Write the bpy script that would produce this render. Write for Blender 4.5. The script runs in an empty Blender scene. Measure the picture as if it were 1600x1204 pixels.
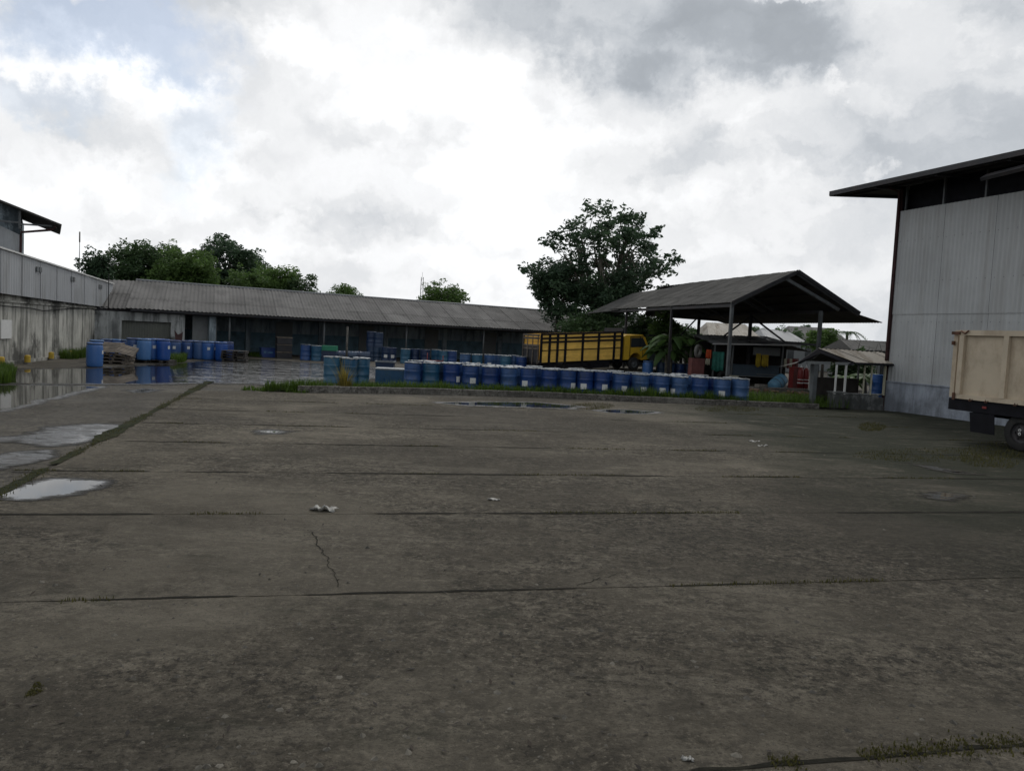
import bpy, math, random
from mathutils import Vector, Matrix, noise as mnoise
rnd = random.Random(7)
C = bpy.context.scene.collection
S = bpy.context.scene
# ------------------------------------------------------------------ camera
F = 1200.0; ROLL = math.radians(2.8); H = 1.95; YH = 524.0
PITCH = math.atan((602 - YH) * math.cos(ROLL) / F)
_f = Vector((0, math.cos(PITCH), -math.sin(PITCH))); _r0 = Vector((1, 0, 0)); _u0 = _r0.cross(_f)
_r = _r0 * math.cos(ROLL) + _u0 * math.sin(ROLL); _u = -_r0 * math.sin(ROLL) + _u0 * math.cos(ROLL)
cam = bpy.data.objects.new('camera', bpy.data.cameras.new('camera')); C.objects.link(cam)
M = Matrix((_r, _u, -_f)).transposed().to_4x4(); M.translation = (0, 0, H)
cam.matrix_world = M
cam.data.sensor_width = 36; cam.data.lens = 27.0; cam.data.clip_start = 0.05; cam.data.clip_end = 6000
S.camera = cam

def ray(px, py): return _f + _r * ((px - 800) / F) + _u * ((602 - py) / F)
def gp(px, py, z=0.0):                       # where a sight line meets the level z
    d = ray(px, py); t = (z - H) / d.z
    return Vector((d.x * t, d.y * t, z))
def at(px, py, Y):                           # point of a sight line at depth Y
    d = ray(px, py); t = Y / d.y
    return Vector((d.x * t, Y, H + d.z * t))

# ------------------------------------------------------------------ mesh helper
class MB:
    def __init__(s): s.v = []; s.f = []; s.sm = []; s.tint = None
    def add(s, vs, fs, smooth=False):
        b = len(s.v); s.v += [tuple(p) for p in vs]
        for f in fs: s.f.append(tuple(b + i for i in f)); s.sm.append(smooth)
        return s
    def box(s, a, b):
        x0, y0, z0 = [min(a[i], b[i]) for i in range(3)]; x1, y1, z1 = [max(a[i], b[i]) for i in range(3)]
        return s.add([(x0,y0,z0),(x1,y0,z0),(x1,y1,z0),(x0,y1,z0),(x0,y0,z1),(x1,y0,z1),(x1,y1,z1),(x0,y1,z1)],
              [(0,3,2,1),(4,5,6,7),(0,1,5,4),(1,2,6,5),(2,3,7,6),(3,0,4,7)])
    def cbox(s, c, d, rz=0, rx=0, ry=0):
        m = Matrix.Rotation(rz,3,'Z') @ Matrix.Rotation(ry,3,'Y') @ Matrix.Rotation(rx,3,'X')
        vs = []
        for z in (-.5,.5):
            for x,y in ((-.5,-.5),(.5,-.5),(.5,.5),(-.5,.5)):
                vs.append(Vector(c) + m @ Vector((x*d[0], y*d[1], z*d[2])))
        return s.add(vs, [(0,3,2,1),(4,5,6,7),(0,1,5,4),(1,2,6,5),(2,3,7,6),(3,0,4,7)])
    def beam(s, p, q, w, h=None):            # square bar from p to q
        h = h or w; p = Vector(p); q = Vector(q); d = (q-p).normalized()
        up = Vector((0,0,1)) if abs(d.z) < .95 else Vector((0,1,0))
        a = d.cross(up).normalized(); b = a.cross(d)
        vs = []
        for e in (p,q):
            for i,j in ((-1,-1),(1,-1),(1,1),(-1,1)): vs.append(e + a*(i*w/2) + b*(j*h/2))
        return s.add(vs, [(0,3,2,1),(4,5,6,7),(0,1,5,4),(1,2,6,5),(2,3,7,6),(3,0,4,7)])
    def tube(s, pts, rad, n=8, cap=True):
        pts = [Vector(p) for p in pts]
        if not hasattr(rad, '__len__'): rad = [rad]*len(pts)
        vs = []; fs = []; k = len(pts)
        for i,p in enumerate(pts):
            d = (pts[min(i+1,k-1)] - pts[max(i-1,0)]).normalized()
            up = Vector((0,0,1)) if abs(d.z) < .9 else Vector((1,0,0))
            a = d.cross(up).normalized(); b = d.cross(a)
            for j in range(n):
                t = 2*math.pi*j/n; vs.append(p + a*(math.cos(t)*rad[i]) + b*(math.sin(t)*rad[i]))
        for i in range(k-1):
            for j in range(n):
                fs.append((i*n+j, i*n+(j+1)%n, (i+1)*n+(j+1)%n, (i+1)*n+j))
        s.add(vs, fs, True)
        if cap:
            b = len(s.v) - len(vs)
            s.f.append(tuple(b+j for j in range(n))[::-1]); s.sm.append(False)
            s.f.append(tuple(b+(k-1)*n+j for j in range(n))); s.sm.append(False)
        return s
    def lathe(s, prof, n=24, o=(0,0,0), axis='Z'):
        vs = []; fs = []
        for (r,z) in prof:
            for j in range(n):
                t = 2*math.pi*j/n
                p = (r*math.cos(t), r*math.sin(t), z)
                if axis == 'Y': p = (p[0], p[2], p[1])
                if axis == 'X': p = (p[2], p[0], p[1])
                vs.append((p[0]+o[0], p[1]+o[1], p[2]+o[2]))
        for i in range(len(prof)-1):
            for j in range(n):
                q = (i*n+j, i*n+(j+1)%n, (i+1)*n+(j+1)%n, (i+1)*n+j)
                fs.append(q)
        return s.add(vs, fs, True)
    def disc(s, r, z, n=24, o=(0,0)):
        return s.add([(o[0]+r*math.cos(2*math.pi*j/n), o[1]+r*math.sin(2*math.pi*j/n), z) for j in range(n)], [tuple(range(n))])
    def quad(s, *p): return s.add(p, [tuple(range(len(p)))])
    def slab(s, quad, th):                   # thick sheet: quad extruded along its normal
        q = [Vector(p) for p in quad]; nrm = (q[1]-q[0]).cross(q[-1]-q[0]).normalized()*th; n = len(q)
        vs = q + [p+nrm for p in q]
        return s.add(vs, [tuple(range(n))[::-1], tuple(range(n,2*n))] + [(i,(i+1)%n,n+(i+1)%n,n+i) for i in range(n)])
    def corr(s, A, B, Cc, D, pitch=.2, amp=.02, sheet=1.0, rows=1, over=.01):
        """corrugated sheet: A->B lower edge, D->C upper edge; waves run along AB"""
        A,B,Cc,D = [Vector(p) for p in (A,B,Cc,D)]
        L = max((B-A).length, (Cc-D).length); nrm = (B-A).cross(D-A).normalized()
        nw = max(1, int(L/pitch)); per = max(1, int(sheet/pitch)); k = 4
        i = 0; sh = 0
        while i < nw:
            j = min(i+per, nw); cols = (j-i)*k
            for r in range(rows):
                vs = []; fs = []
                off = nrm*(over*((sh%2) + .5*(r%2)))
                r0 = r/rows; r1 = min(1,(r+1)/rows + (.012 if r < rows-1 else 0))
                for c in range(cols+1):
                    t = (i + c/k)/nw; w = nrm*(amp*math.sin(2*math.pi*c/k + .3)) + off
                    lo = A.lerp(B,t); hi = D.lerp(Cc,t)
                    vs += [lo.lerp(hi,r0)+w, lo.lerp(hi,r1)+w + nrm*(-.006 if r < rows-1 else 0)]
                for c in range(cols): fs.append((2*c, 2*c+2, 2*c+3, 2*c+1))
                s.add(vs, fs, True)
            i = j; sh += 1
        return s
    def build(s, name, mat, parent=None, loc=None):
        me = bpy.data.meshes.new(name); me.from_pydata(s.v, [], s.f)
        me.polygons.foreach_set('use_smooth', s.sm); me.update()
        if s.tint: 
            a = me.attributes.new('tint','FLOAT','POINT'); a.data.foreach_set('value', s.tint)
        o = bpy.data.objects.new(name, me); C.objects.link(o)
        if mat: me.materials.append(mat)
        if parent: o.parent = parent
        if loc: o.location = loc
        return o

def tag(o, label=None, cat=None, group=None, kind=None):
    if label: o['label'] = label
    if cat: o['category'] = cat
    if group: o['group'] = group
    if kind: o['kind'] = kind
    return o
def thing(name, label, cat, loc=(0,0,0), rz=0, group=None):
    o = bpy.data.objects.new(name, None); C.objects.link(o)
    o.location = loc; o.rotation_euler = (0,0,rz); o.empty_display_size = .2
    return tag(o, label, cat, group)
def dup(root, loc, rz=None, label=None, group=None, skip=(), rot=None):
    r = root.copy(); C.objects.link(r); r.location = loc
    if rz is not None: r.rotation_euler = (0,0,rz)
    if rot is not None: r.rotation_euler = rot
    if r.name.startswith('steel_drum') and rot is None: r.rotation_euler[0] = rnd.gauss(0,.012); r.rotation_euler[1] = rnd.gauss(0,.012); r.scale = (1,1,rnd.uniform(.97,1.02))
    if label: r['label'] = label
    if group: r['group'] = group
    def rec(src, dst):
        for ch in list(src.children):
            if ch.name.split('.')[0] in skip: continue
            c = ch.copy(); C.objects.link(c); c.parent = dst; rec(ch, c)
    rec(root, r); return r
ORD = ['first','second','third','fourth','fifth','sixth','seventh','eighth','ninth','tenth','eleventh','twelfth',
       'thirteenth','fourteenth','fifteenth','sixteenth','seventeenth','eighteenth','nineteenth','twentieth']

# ------------------------------------------------------------------ materials
class NT:
    def __init__(s, name):
        s.m = bpy.data.materials.new(name); s.m.use_nodes = True
        s.t = s.m.node_tree; s.t.nodes.clear()
        s.out = s.t.nodes.new('ShaderNodeOutputMaterial')
        s.b = s.t.nodes.new('ShaderNodeBsdfPrincipled'); s.t.links.new(s.b.outputs[0], s.out.inputs[0])
        s.tc = s.t.nodes.new('ShaderNodeTexCoord'); s.co = s.tc.outputs['Object']
    def n(s, typ, ins=None, **kw):
        x = s.t.nodes.new(typ)
        for k,v in kw.items(): setattr(x,k,v)
        for k,v in (ins or {}).items(): s.set(x.inputs[k], v)
        return x
    def set(s, sock, v):
        if isinstance(v, bpy.types.NodeSocket): s.t.links.new(v, sock)
        else:
            if sock.type == 'RGBA' and len(v) == 3: v = (*v,1)
            sock.default_value = v
    def math(s, op, a, b=0.0, c=0.0, clamp=False):
        x = s.n('ShaderNodeMath', operation=op, use_clamp=clamp); s.set(x.inputs[0],a); s.set(x.inputs[1],b); s.set(x.inputs[2],c); return x.outputs[0]
    def mix(s, f, a, b, typ='MIX'):
        x = s.n('ShaderNodeMix', data_type='RGBA', blend_type=typ); s.set(x.inputs[0],f); s.set(x.inputs[6],a); s.set(x.inputs[7],b); return x.outputs[2]
    def ramp(s, v, lo, hi, a=0.0, b=1.0):
        x = s.n('ShaderNodeMapRange', {0:v,1:lo,2:hi,3:a,4:b}); x.interpolation_type='SMOOTHSTEP'; return x.outputs[0]
    def noise(s, scale, detail=6, rough=.6, co=None, sc=None, dist=0.0, off=None):
        co = co or s.co
        if sc is not None or off is not None:
            mp = s.n('ShaderNodeMapping', {0:co}); mp.inputs['Scale'].default_value = sc or (1,1,1)
            if off: mp.inputs['Location'].default_value = off
            co = mp.outputs[0]
        x = s.n('ShaderNodeTexNoise', {'Vector':co,'Scale':scale,'Detail':detail,'Roughness':rough,'Distortion':dist}); return x.outputs[0]
    def bump(s, h, strength=.5, dist=.02, nrm=None):
        x = s.n('ShaderNodeBump', {'Height':h,'Strength':strength,'Distance':dist})
        if nrm: s.set(x.inputs['Normal'], nrm)
        return x.outputs[0]

def pm(name, col, rough=.6, metal=0.0, var=.25, scale=3.0, dirt=None, dirt_amt=.5, dirt_scale=2.0, dirt_sc=(1,1,1),
       bump=.1, bscale=30.0, bdist=.01, island=0.0, obj=0.0, spec=.5):
    """painted / metal / wood surface: noise-varied colour, dirt patches, fine bump"""
    k = NT(name); c = Vector(col)
    rv = k.n('ShaderNodeObjectInfo').outputs['Random']
    off = k.n('ShaderNodeVectorMath', {0:k.co}, operation='ADD')
    cm = k.n('ShaderNodeCombineXYZ', {0:k.math('MULTIPLY', rv, 37.0), 1:k.math('MULTIPLY', rv, 11.0), 2:0.0})
    k.set(off.inputs[1], cm.outputs[0]); k.co = off.outputs[0]
    base = k.mix(k.ramp(k.noise(scale),.3,.7), tuple(c*(1-var)), tuple(c*(1+var)))
    if island:
        ri = k.n('ShaderNodeNewGeometry').outputs['Random Per Island']
        base = k.mix(1.0, base, k.n('ShaderNodeCombineColor', {0:k.math('MULTIPLY_ADD', ri, island, 1-island/2),1:k.math('MULTIPLY_ADD', ri, island, 1-island/2),2:k.math('MULTIPLY_ADD', ri, island, 1-island/2)}).outputs[0], 'MULTIPLY')
    if obj:
        hs = k.n('ShaderNodeHueSaturation', {'Hue':k.math('MULTIPLY_ADD', rv, -.045*obj, .5+.004*obj),'Saturation':k.math('MULTIPLY_ADD', rv, -.3*obj, 1.0),'Value':k.math('MULTIPLY_ADD', rv, .7*obj, 1-.35*obj),'Color':base}); base = hs.outputs[0]
    if dirt:
        base = k.mix(k.math('MULTIPLY', k.ramp(k.noise(dirt_scale,8,.7,sc=dirt_sc),.45,.68), dirt_amt), base, dirt)
    k.set(k.b.inputs['Base Color'], base)
    k.set(k.b.inputs['Roughness'], k.ramp(k.noise(scale*2),.2,.8,max(0.02,rough-.12),min(1,rough+.12)))
    k.b.inputs['Metallic'].default_value = metal
    k.b.inputs['Specular IOR Level'].default_value = spec
    if bump: k.set(k.b.inputs['Normal'], k.bump(k.noise(bscale,4), bump, bdist))
    return k.m

def concrete(name, dark, mid, light, moss=(.016,.019,.009), mossx=None, wet=0.0, island=.0):
    k = NT(name)
    n1 = k.noise(.32,5,.6,dist=.4); n2 = k.noise(1.5,8,.72,dist=.5); n3 = k.noise(8,8,.75,dist=.3); n4 = k.noise(48,5,.75)
    n5 = k.noise(.8,9,.74,sc=(.6,2.4,1),dist=.8); n6 = k.noise(22,6,.7,off=(1,4,2))
    base = k.mix(k.ramp(n2,.40,.60), dark, mid)
    base = k.mix(k.math('MULTIPLY', k.ramp(n5,.50,.64), .8), base, light)
    base = k.mix(k.math('MULTIPLY', k.ramp(n1,.46,.58), .45), base, tuple(x*.6 for x in dark))
    wear = k.ramp(k.noise(.42,6,.65,sc=(.7,1.3,1),off=(6,8,0),dist=.8),.36,.62,.30,1.0)
    base = k.mix(k.math('MULTIPLY', k.ramp(n3,.50,.58), k.math('MULTIPLY', wear, .85)), base, tuple(x*.36 for x in dark))
    base = k.mix(k.math('MULTIPLY', k.ramp(n3,.46,.38), k.math('MULTIPLY', wear, .7)), base, tuple(x*1.25 for x in light))
    base = k.mix(k.math('MULTIPLY', k.ramp(n6,.53,.60), k.math('MULTIPLY', wear, .85)), base, tuple(x*.28 for x in dark))
    base = k.mix(k.math('MULTIPLY', k.ramp(n6,.44,.35), k.math('MULTIPLY', wear, .75)), base, tuple(x*1.45 for x in light))
    base = k.mix(k.math('MULTIPLY', k.ramp(n4,.54,.62), .75), base, tuple(x*.35 for x in dark))
    base = k.mix(k.math('MULTIPLY', k.ramp(k.noise(30,3,.6,off=(3,1,0)),.62,.68), .4), base, tuple(x*1.5 for x in light))
    big = k.noise(.16,6,.62,off=(9,2,0),dist=.5); oil = k.noise(.55,7,.6,off=(4,9,0))
    base = k.mix(k.math('MULTIPLY', k.ramp(big,.47,.60), .42), base, tuple(x*.45 for x in dark))
    base = k.mix(k.math('MULTIPLY', k.ramp(big,.47,.36), .38), base, tuple(x*1.12 for x in light))
    base = k.mix(k.math('MULTIPLY', k.ramp(oil,.62,.70), .5), base, tuple(x*.4 for x in dark))
    mm = k.ramp(k.noise(1.1,9,.75,off=(7,3,0),sc=(.8,1.6,1)),.54,.72)
    mm = k.math('MULTIPLY', mm, .55)
    if mossx:
        sx = k.n('ShaderNodeSeparateXYZ', {0:k.co})
        q = k.math('ADD', sx.outputs[0], k.math('MULTIPLY', sx.outputs[1], mossx[2]))
        q = k.math('ADD', q, k.math('MULTIPLY_ADD', n1, 7.0, -3.5))
        q = k.math('MULTIPLY', k.ramp(q, mossx[0], mossx[1]), k.ramp(k.noise(2.2,9,.75,sc=(.6,1.8,1)),.3,.5))
        mm = k.math('MAXIMUM', mm, k.math('MULTIPLY', q, .95))
    base = k.mix(mm, base, moss)
    if island:
        ri = k.n('ShaderNodeNewGeometry').outputs['Random Per Island']
        g = k.math('MULTIPLY_ADD', ri, island, 1-island/2)
        base = k.mix(1.0, base, k.n('ShaderNodeCombineColor', {0:g,1:g,2:g}).outputs[0], 'MULTIPLY')
    k.set(k.b.inputs['Base Color'], base)
    k.set(k.b.inputs['Roughness'], k.ramp(n1,.35,.65,.9-wet*.5,.95-wet*.2))
    k.b.inputs['Specular IOR Level'].default_value = .25 + .2*wet
    h = k.math('ADD', k.math('MULTIPLY_ADD', n4, .35, k.math('MULTIPLY', n6, .5)), k.math('ADD', k.math('MULTIPLY', n3, .9), k.math('MULTIPLY', n2, 1.2)))
    k.set(k.b.inputs['Normal'], k.bump(h, 1.0, .05))
    return k.m

def water(name, ripple=0.0, thr=.5, amp=1.0, fine=1.0, film=0.0, mspec=.08):
    """shallow water: the sheet has an inner weight 'tint'; noise eats its edge; a damp margin lies around it"""
    k = NT(name)
    a = k.n('ShaderNodeAttribute', attribute_name='tint').outputs['Fac']
    nz = k.noise(1.3,8,.65,sc=(.55,1.3,1)); nf = k.noise(5.0*fine,8,.7,sc=(.6,1.5,1),off=(2,7,0))
    f = k.math('ADD', a, k.math('ADD', k.math('MULTIPLY_ADD', nz, .9*amp, -.45*amp), k.math('MULTIPLY_ADD', nf, .9*amp, -.45*amp)))
    wetm = k.ramp(f, thr-.34, thr-.06); wat = k.ramp(f, thr-.08, thr+.06)
    k.set(k.b.inputs['Base Color'], k.mix(k.noise(6,6), (.018,.017,.014), (.034,.031,.026)))
    k.set(k.b.inputs['Roughness'], k.math('ADD', k.math('MULTIPLY_ADD', wat, -.42, .45), k.math('MULTIPLY', wat, k.math('MULTIPLY', k.ramp(k.noise(2.2,6,.6,sc=(.7,1.5,1),off=(8,1,0)),.38,.62,.15,1.6), film)))); k.b.inputs['IOR'].default_value = 1.38
    k.set(k.b.inputs['Specular IOR Level'], k.math('MULTIPLY_ADD', wat, .5-mspec, mspec))
    h = k.math('MULTIPLY', k.noise(60,4), k.math('SUBTRACT', 1.0, wat))
    nr = k.bump(h, .5, .01)
    if ripple:
        sx = k.n('ShaderNodeSeparateXYZ', {0:k.co})
        # wind catches the open water away from the drums
        win = k.ramp(k.math('MULTIPLY_ADD', sx.outputs[1], .36, sx.outputs[0]), -2.6, .2, .0, 1.0)
        rp = k.math('ADD', k.noise(.7,4,.6,sc=(.35,1.2,1),dist=.6), k.math('MULTIPLY', k.noise(2.4,2,.5,sc=(.4,1.6,1),off=(5,2,0)), .25))
        nr = k.bump(k.math('MULTIPLY', rp, win), 1.0, ripple, nr)
    k.set(k.b.inputs['Normal'], nr)
    tr = k.n('ShaderNodeBsdfTransparent'); ms = k.n('ShaderNodeMixShader', {0:wetm})
    k.t.links.new(tr.outputs[0], ms.inputs[1]); k.t.links.new(k.b.outputs[0], ms.inputs[2]); k.t.links.new(ms.outputs[0], k.out.inputs[0])
    return k.m

def leafmat(name, col, trans=.35, var=.5):
    k = NT(name); c = Vector(col)
    ri = k.n('ShaderNodeNewGeometry').outputs['Random Per Island']
    ti = k.n('ShaderNodeAttribute', attribute_name='tint').outputs['Fac']
    g = k.math('ADD', k.math('MULTIPLY', ri, .45), k.math('MULTIPLY', ti, .55))
    col_ = k.mix(g, tuple(c*(1-var)), (c.x*(1+var)*1.15, c.y*(1+var), c.z*(1+var)*.8))
    k.set(k.b.inputs['Base Color'], col_); k.b.inputs['Roughness'].default_value = .5; k.b.inputs['Specular IOR Level'].default_value = .25
    t = k.n('ShaderNodeBsdfTranslucent', {0:col_}); ms = k.n('ShaderNodeMixShader', {0:trans})
    k.t.links.new(k.b.outputs[0], ms.inputs[1]); k.t.links.new(t.outputs[0], ms.inputs[2]); k.t.links.new(ms.outputs[0], k.out.inputs[0])
    return k.m

def stained(name, base, stain, light, amt=1.0):
    k = NT(name)
    st = k.noise(1.0,8,.7,sc=(2.6,2.6,.35),dist=.2); bl = k.noise(.8,8,.7,dist=.5); fi = k.noise(7,6,.7,sc=(2.0,2.0,.5))
    z = k.n('ShaderNodeSeparateXYZ', {0:k.co}).outputs[2]
    low = k.ramp(z, 1.5, 0.0); top = k.ramp(z, 1.6, 2.6)
    c = k.mix(k.ramp(bl,.35,.65), base, light)
    c = k.mix(k.math('MULTIPLY', k.ramp(st,.44,.62), .75*amt), c, stain)
    bb = k.math('ADD', k.noise(.55,8,.72,sc=(1,1,.7),off=(2,5,1)), k.math('MULTIPLY', k.math('MAXIMUM', low, top), .13))
    c = k.mix(k.math('MULTIPLY', k.ramp(bb,.55,.7), .85*amt), c, tuple(x*.45 for x in stain))
    c = k.mix(k.math('MULTIPLY', k.ramp(fi,.55,.75), .35), c, tuple(x*.6 for x in stain))
    k.set(k.b.inputs['Base Color'], c); k.b.inputs['Roughness'].default_value = .92; k.b.inputs['Specular IOR Level'].default_value=.2
    k.set(k.b.inputs['Normal'], k.bump(k.noise(18,6), .4, .02))
    return k.m

CON_D, CON_M, CON_L = (.077,.066,.048), (.117,.101,.075), (.168,.148,.114)
m_slab = concrete('weathered_concrete', CON_D, CON_M, CON_L, mossx=(4.5,8.5,.10), island=.30)
m_lane = concrete('damp_concrete', tuple(x*.82 for x in CON_D), tuple(x*.80 for x in CON_M), tuple(x*.78 for x in CON_L), wet=.35)
m_soil = concrete('dark_soil', (.03,.027,.02), (.045,.04,.028), (.06,.052,.038), moss=(.02,.03,.01))
m_kerb = concrete('kerb_concrete', (.14,.13,.115), (.20,.19,.165), (.27,.255,.225), moss=(.05,.055,.03))
m_plinth = stained('blue_grey_plinth_paint', (.27,.30,.35), (.10,.105,.11), (.34,.37,.42), .55)
m_moss = pm('joint_moss', (.022,.026,.011), .95, var=.6, scale=12, dirt=(.05,.045,.02), bump=.8, bscale=60, bdist=.03, spec=.1)
m_dirtline = pm('joint_dirt', (.016,.015,.011), .95, var=.5, scale=9, bump=.6, bscale=60, bdist=.02, spec=.1)
m_clad = pm('pale_metal_cladding', (.38,.39,.39), .55, .0, var=.12, scale=.5, dirt=(.20,.185,.165), dirt_amt=.35, dirt_scale=1.1, dirt_sc=(2.2,2.2,.22), bump=.03, island=.10)
m_clad2 = pm('grey_metal_cladding', (.36,.37,.38), .5, .0, var=.08, scale=.6, dirt=(.20,.20,.19), dirt_amt=.6, dirt_scale=.7, dirt_sc=(1.5,1.5,.3), bump=.03, island=.10)
m_roof = pm('fibre_cement_roof', (.115,.11,.105), .85, var=.2, scale=.5, dirt=(.05,.048,.045), dirt_amt=.7, dirt_scale=.9, bump=.3, bscale=14, bdist=.03, island=.30)
m_roofdark = pm('mossy_roof', (.068,.065,.06), .9, var=.25, scale=.6, dirt=(.03,.03,.026), dirt_amt=.7, dirt_scale=1.2, bump=.3, bscale=14, bdist=.03, island=.3)
m_roofpale = pm('beige_sheet_roof', (.33,.30,.255), .7, var=.15, scale=1.2, dirt=(.12,.085,.05), dirt_amt=.75, dirt_scale=1.1, dirt_sc=(2,.6,1), bump=.1, island=.1)
m_roofmetal = pm('grey_metal_roof', (.24,.245,.25), .6, var=.1, scale=.6, dirt=(.14,.14,.135), dirt_amt=.6, dirt_scale=.8, bump=.05, island=.15)
m_darkmetal = pm('dark_steel', (.03,.03,.034), .6, .2, var=.3, scale=4, dirt=(.05,.03,.02), dirt_amt=.4, bump=.1)
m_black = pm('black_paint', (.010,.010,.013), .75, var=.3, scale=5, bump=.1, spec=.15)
m_greysteel = pm('grey_painted_steel', (.10,.11,.115), .55, .1, var=.2, scale=3, dirt=(.06,.045,.035), dirt_amt=.5, bump=.05)
m_rustpipe = pm('rust_red_pipe', (.055,.022,.022), .7, var=.3, scale=3, dirt=(.04,.02,.018), bump=.05)
m_white = pm('white_plastic', (.62,.62,.60), .5, var=.08, scale=4, dirt=(.35,.33,.28), dirt_amt=.4, bump=.03)
m_paper = pm('white_paper', (.62,.62,.6), .7, var=.06, scale=8, dirt=(.4,.4,.38), dirt_amt=.3, bump=0)
m_lid = pm('pale_sky_sheen_lid', (.17,.185,.20), .32, var=.15, scale=7, dirt=(.12,.16,.2), dirt_amt=.5, dirt_scale=5, bump=.15, bscale=9, bdist=.02, obj=.9)  # pale tone paints in the sky's shine on wet drum tops
m_drum = pm('blue_drum_paint', (.008,.044,.20), .38, var=.18, scale=4, dirt=(.025,.035,.045), dirt_amt=.45, dirt_scale=3, bump=.04, obj=.6)
m_teal = pm('teal_drum_paint', (.008,.070,.16), .36, var=.15, scale=4, dirt=(.02,.05,.06), dirt_amt=.4, dirt_scale=3, bump=.04, obj=.5)
m_navy = pm('navy_drum_paint', (.010,.028,.085), .4, var=.2, scale=4, dirt=(.02,.02,.03), dirt_amt=.4, bump=.04, obj=.6)
m_plast = pm('blue_plastic', (.014,.090,.37), .36, var=.1, scale=2, dirt=(.03,.07,.15), dirt_amt=.35, dirt_scale=2, bump=.03, obj=.55)
m_plastdark = pm('deep_blue_plastic', (.010,.042,.20), .36, var=.1, scale=2, dirt=(.02,.04,.1), dirt_amt=.35, bump=.03, obj=.5)
m_wood = pm('grey_pallet_wood', (.115,.095,.075), .85, var=.35, scale=5, dirt=(.04,.035,.03), dirt_amt=.6, bump=.3, bscale=25, island=.5)
m_wooddark = pm('dark_wet_wood', (.035,.03,.026), .8, var=.35, scale=5, dirt=(.015,.014,.012), bump=.3, bscale=25, island=.5)
m_yellowwood = pm('yellow_painted_boards', (.80,.50,.10), .6, var=.14, scale=2.5, dirt=(.45,.28,.07), dirt_amt=.45, dirt_scale=2.5, dirt_sc=(.6,1,2), bump=.1, island=.12)
m_yellowcab = pm('yellow_cab_paint', (.62,.38,.03), .4, var=.1, scale=2, dirt=(.2,.13,.04), dirt_amt=.4, bump=.02)
m_yellow = pm('yellow_bollard_paint', (.45,.30,.03), .7, var=.15, scale=6, dirt=(.18,.13,.05), dirt_amt=.6, bump=.15)
m_glass = NT('dark_window_glass').m
_b = m_glass.node_tree.nodes['Principled BSDF']; _b.inputs['Base Color'].default_value=(.03,.035,.036,1); _b.inputs['Roughness'].default_value=.08
m_cream = pm('cream_dump_paint', (.50,.42,.31), .6, var=.08, scale=1.5, dirt=(.19,.115,.065), dirt_amt=.38, dirt_scale=1.6, dirt_sc=(1,1,.6), bump=.04)
m_rust = pm('rusty_iron', (.10,.045,.025), .9, var=.4, scale=6, bump=.4)
m_rubber = pm('tyre_rubber', (.014,.014,.014), .85, var=.3, scale=6, dirt=(.04,.036,.03), bump=.2)
m_palerubber = pm('dusty_old_tyre', (.17,.165,.15), .9, var=.2, scale=6, dirt=(.08,.075,.065), bump=.2)
m_wall = stained('stained_wall_render', (.36,.355,.32), (.085,.085,.075), (.52,.51,.46))
m_wallwhite = stained('peeling_white_render', (.30,.31,.30), (.07,.075,.075), (.42,.43,.42))
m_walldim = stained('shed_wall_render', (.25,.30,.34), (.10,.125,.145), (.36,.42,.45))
m_wallblue = pm('blue_green_dado_paint', (.12,.20,.25), .8, var=.25, scale=1.2, dirt=(.03,.05,.055), dirt_amt=.6, bump=.1)
m_shutter = pm('olive_grey_shutter', (.105,.11,.095), .7, var=.1, scale=1, dirt=(.06,.062,.055), dirt_amt=.5, dirt_sc=(1,1,.4), bump=.05)
m_red = pm('red_paint', (.20,.022,.02), .5, var=.15, scale=4, dirt=(.08,.02,.02), bump=.05)
m_redbrown = pm('red_brown_paint', (.16,.055,.05), .65, var=.2, scale=3, dirt=(.08,.035,.03), bump=.08)
m_green = pm('green_plastic', (.02,.20,.11), .5, var=.15, scale=4, dirt=(.02,.1,.06), bump=.05)
m_tarp = pm('green_tarpaulin', (.035,.20,.155), .7, var=.25, scale=3, dirt=(.02,.11,.09), bump=.3, bscale=6, bdist=.05)
m_bluetarp = pm('pale_blue_plastic', (.09,.22,.33), .5, var=.2, scale=3, dirt=(.06,.12,.17), bump=.3, bscale=5, bdist=.05)
m_yellowcloth = pm('yellow_cloth', (.36,.26,.02), .85, var=.2, scale=3, dirt=(.2,.13,.02), bump=.2, bscale=8, bdist=.03)
m_orange = pm('orange_cloth', (.55,.085,.025), .85, var=.12, scale=3, bump=.2)
m_creamcloth = pm('cream_cloth', (.42,.40,.30), .85, var=.1, scale=3, bump=.2)
m_counter = pm('slate_blue_panel', (.07,.10,.13), .7, var=.2, scale=2, dirt=(.04,.05,.06), bump=.05)
m_greyboard = pm('grey_board', (.19,.20,.20), .8, var=.15, scale=2, dirt=(.1,.1,.095), bump=.05)
m_trunk = pm('tree_bark', (.055,.048,.038), .95, var=.4, scale=6, dirt=(.025,.022,.018), bump=.6, bscale=18, bdist=.04)
m_paletrunk = pm('pale_bark', (.13,.118,.095), .95, var=.4, scale=6, dirt=(.05,.045,.038), bump=.6, bscale=18, bdist=.04)
m_leaf = leafmat('dark_leaves', (.062,.118,.055))
m_leaf2 = leafmat('green_leaves', (.085,.160,.050))
m_leaf3 = leafmat('blue_green_leaves', (.050,.096,.060))
m_banana = leafmat('banana_leaf', (.058,.120,.038), .4)
m_grass = leafmat('grass_blades', (.060,.115,.020), .35)
m_grassdry = leafmat('dry_grass_blades', (.066,.070,.026), .35)
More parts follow.
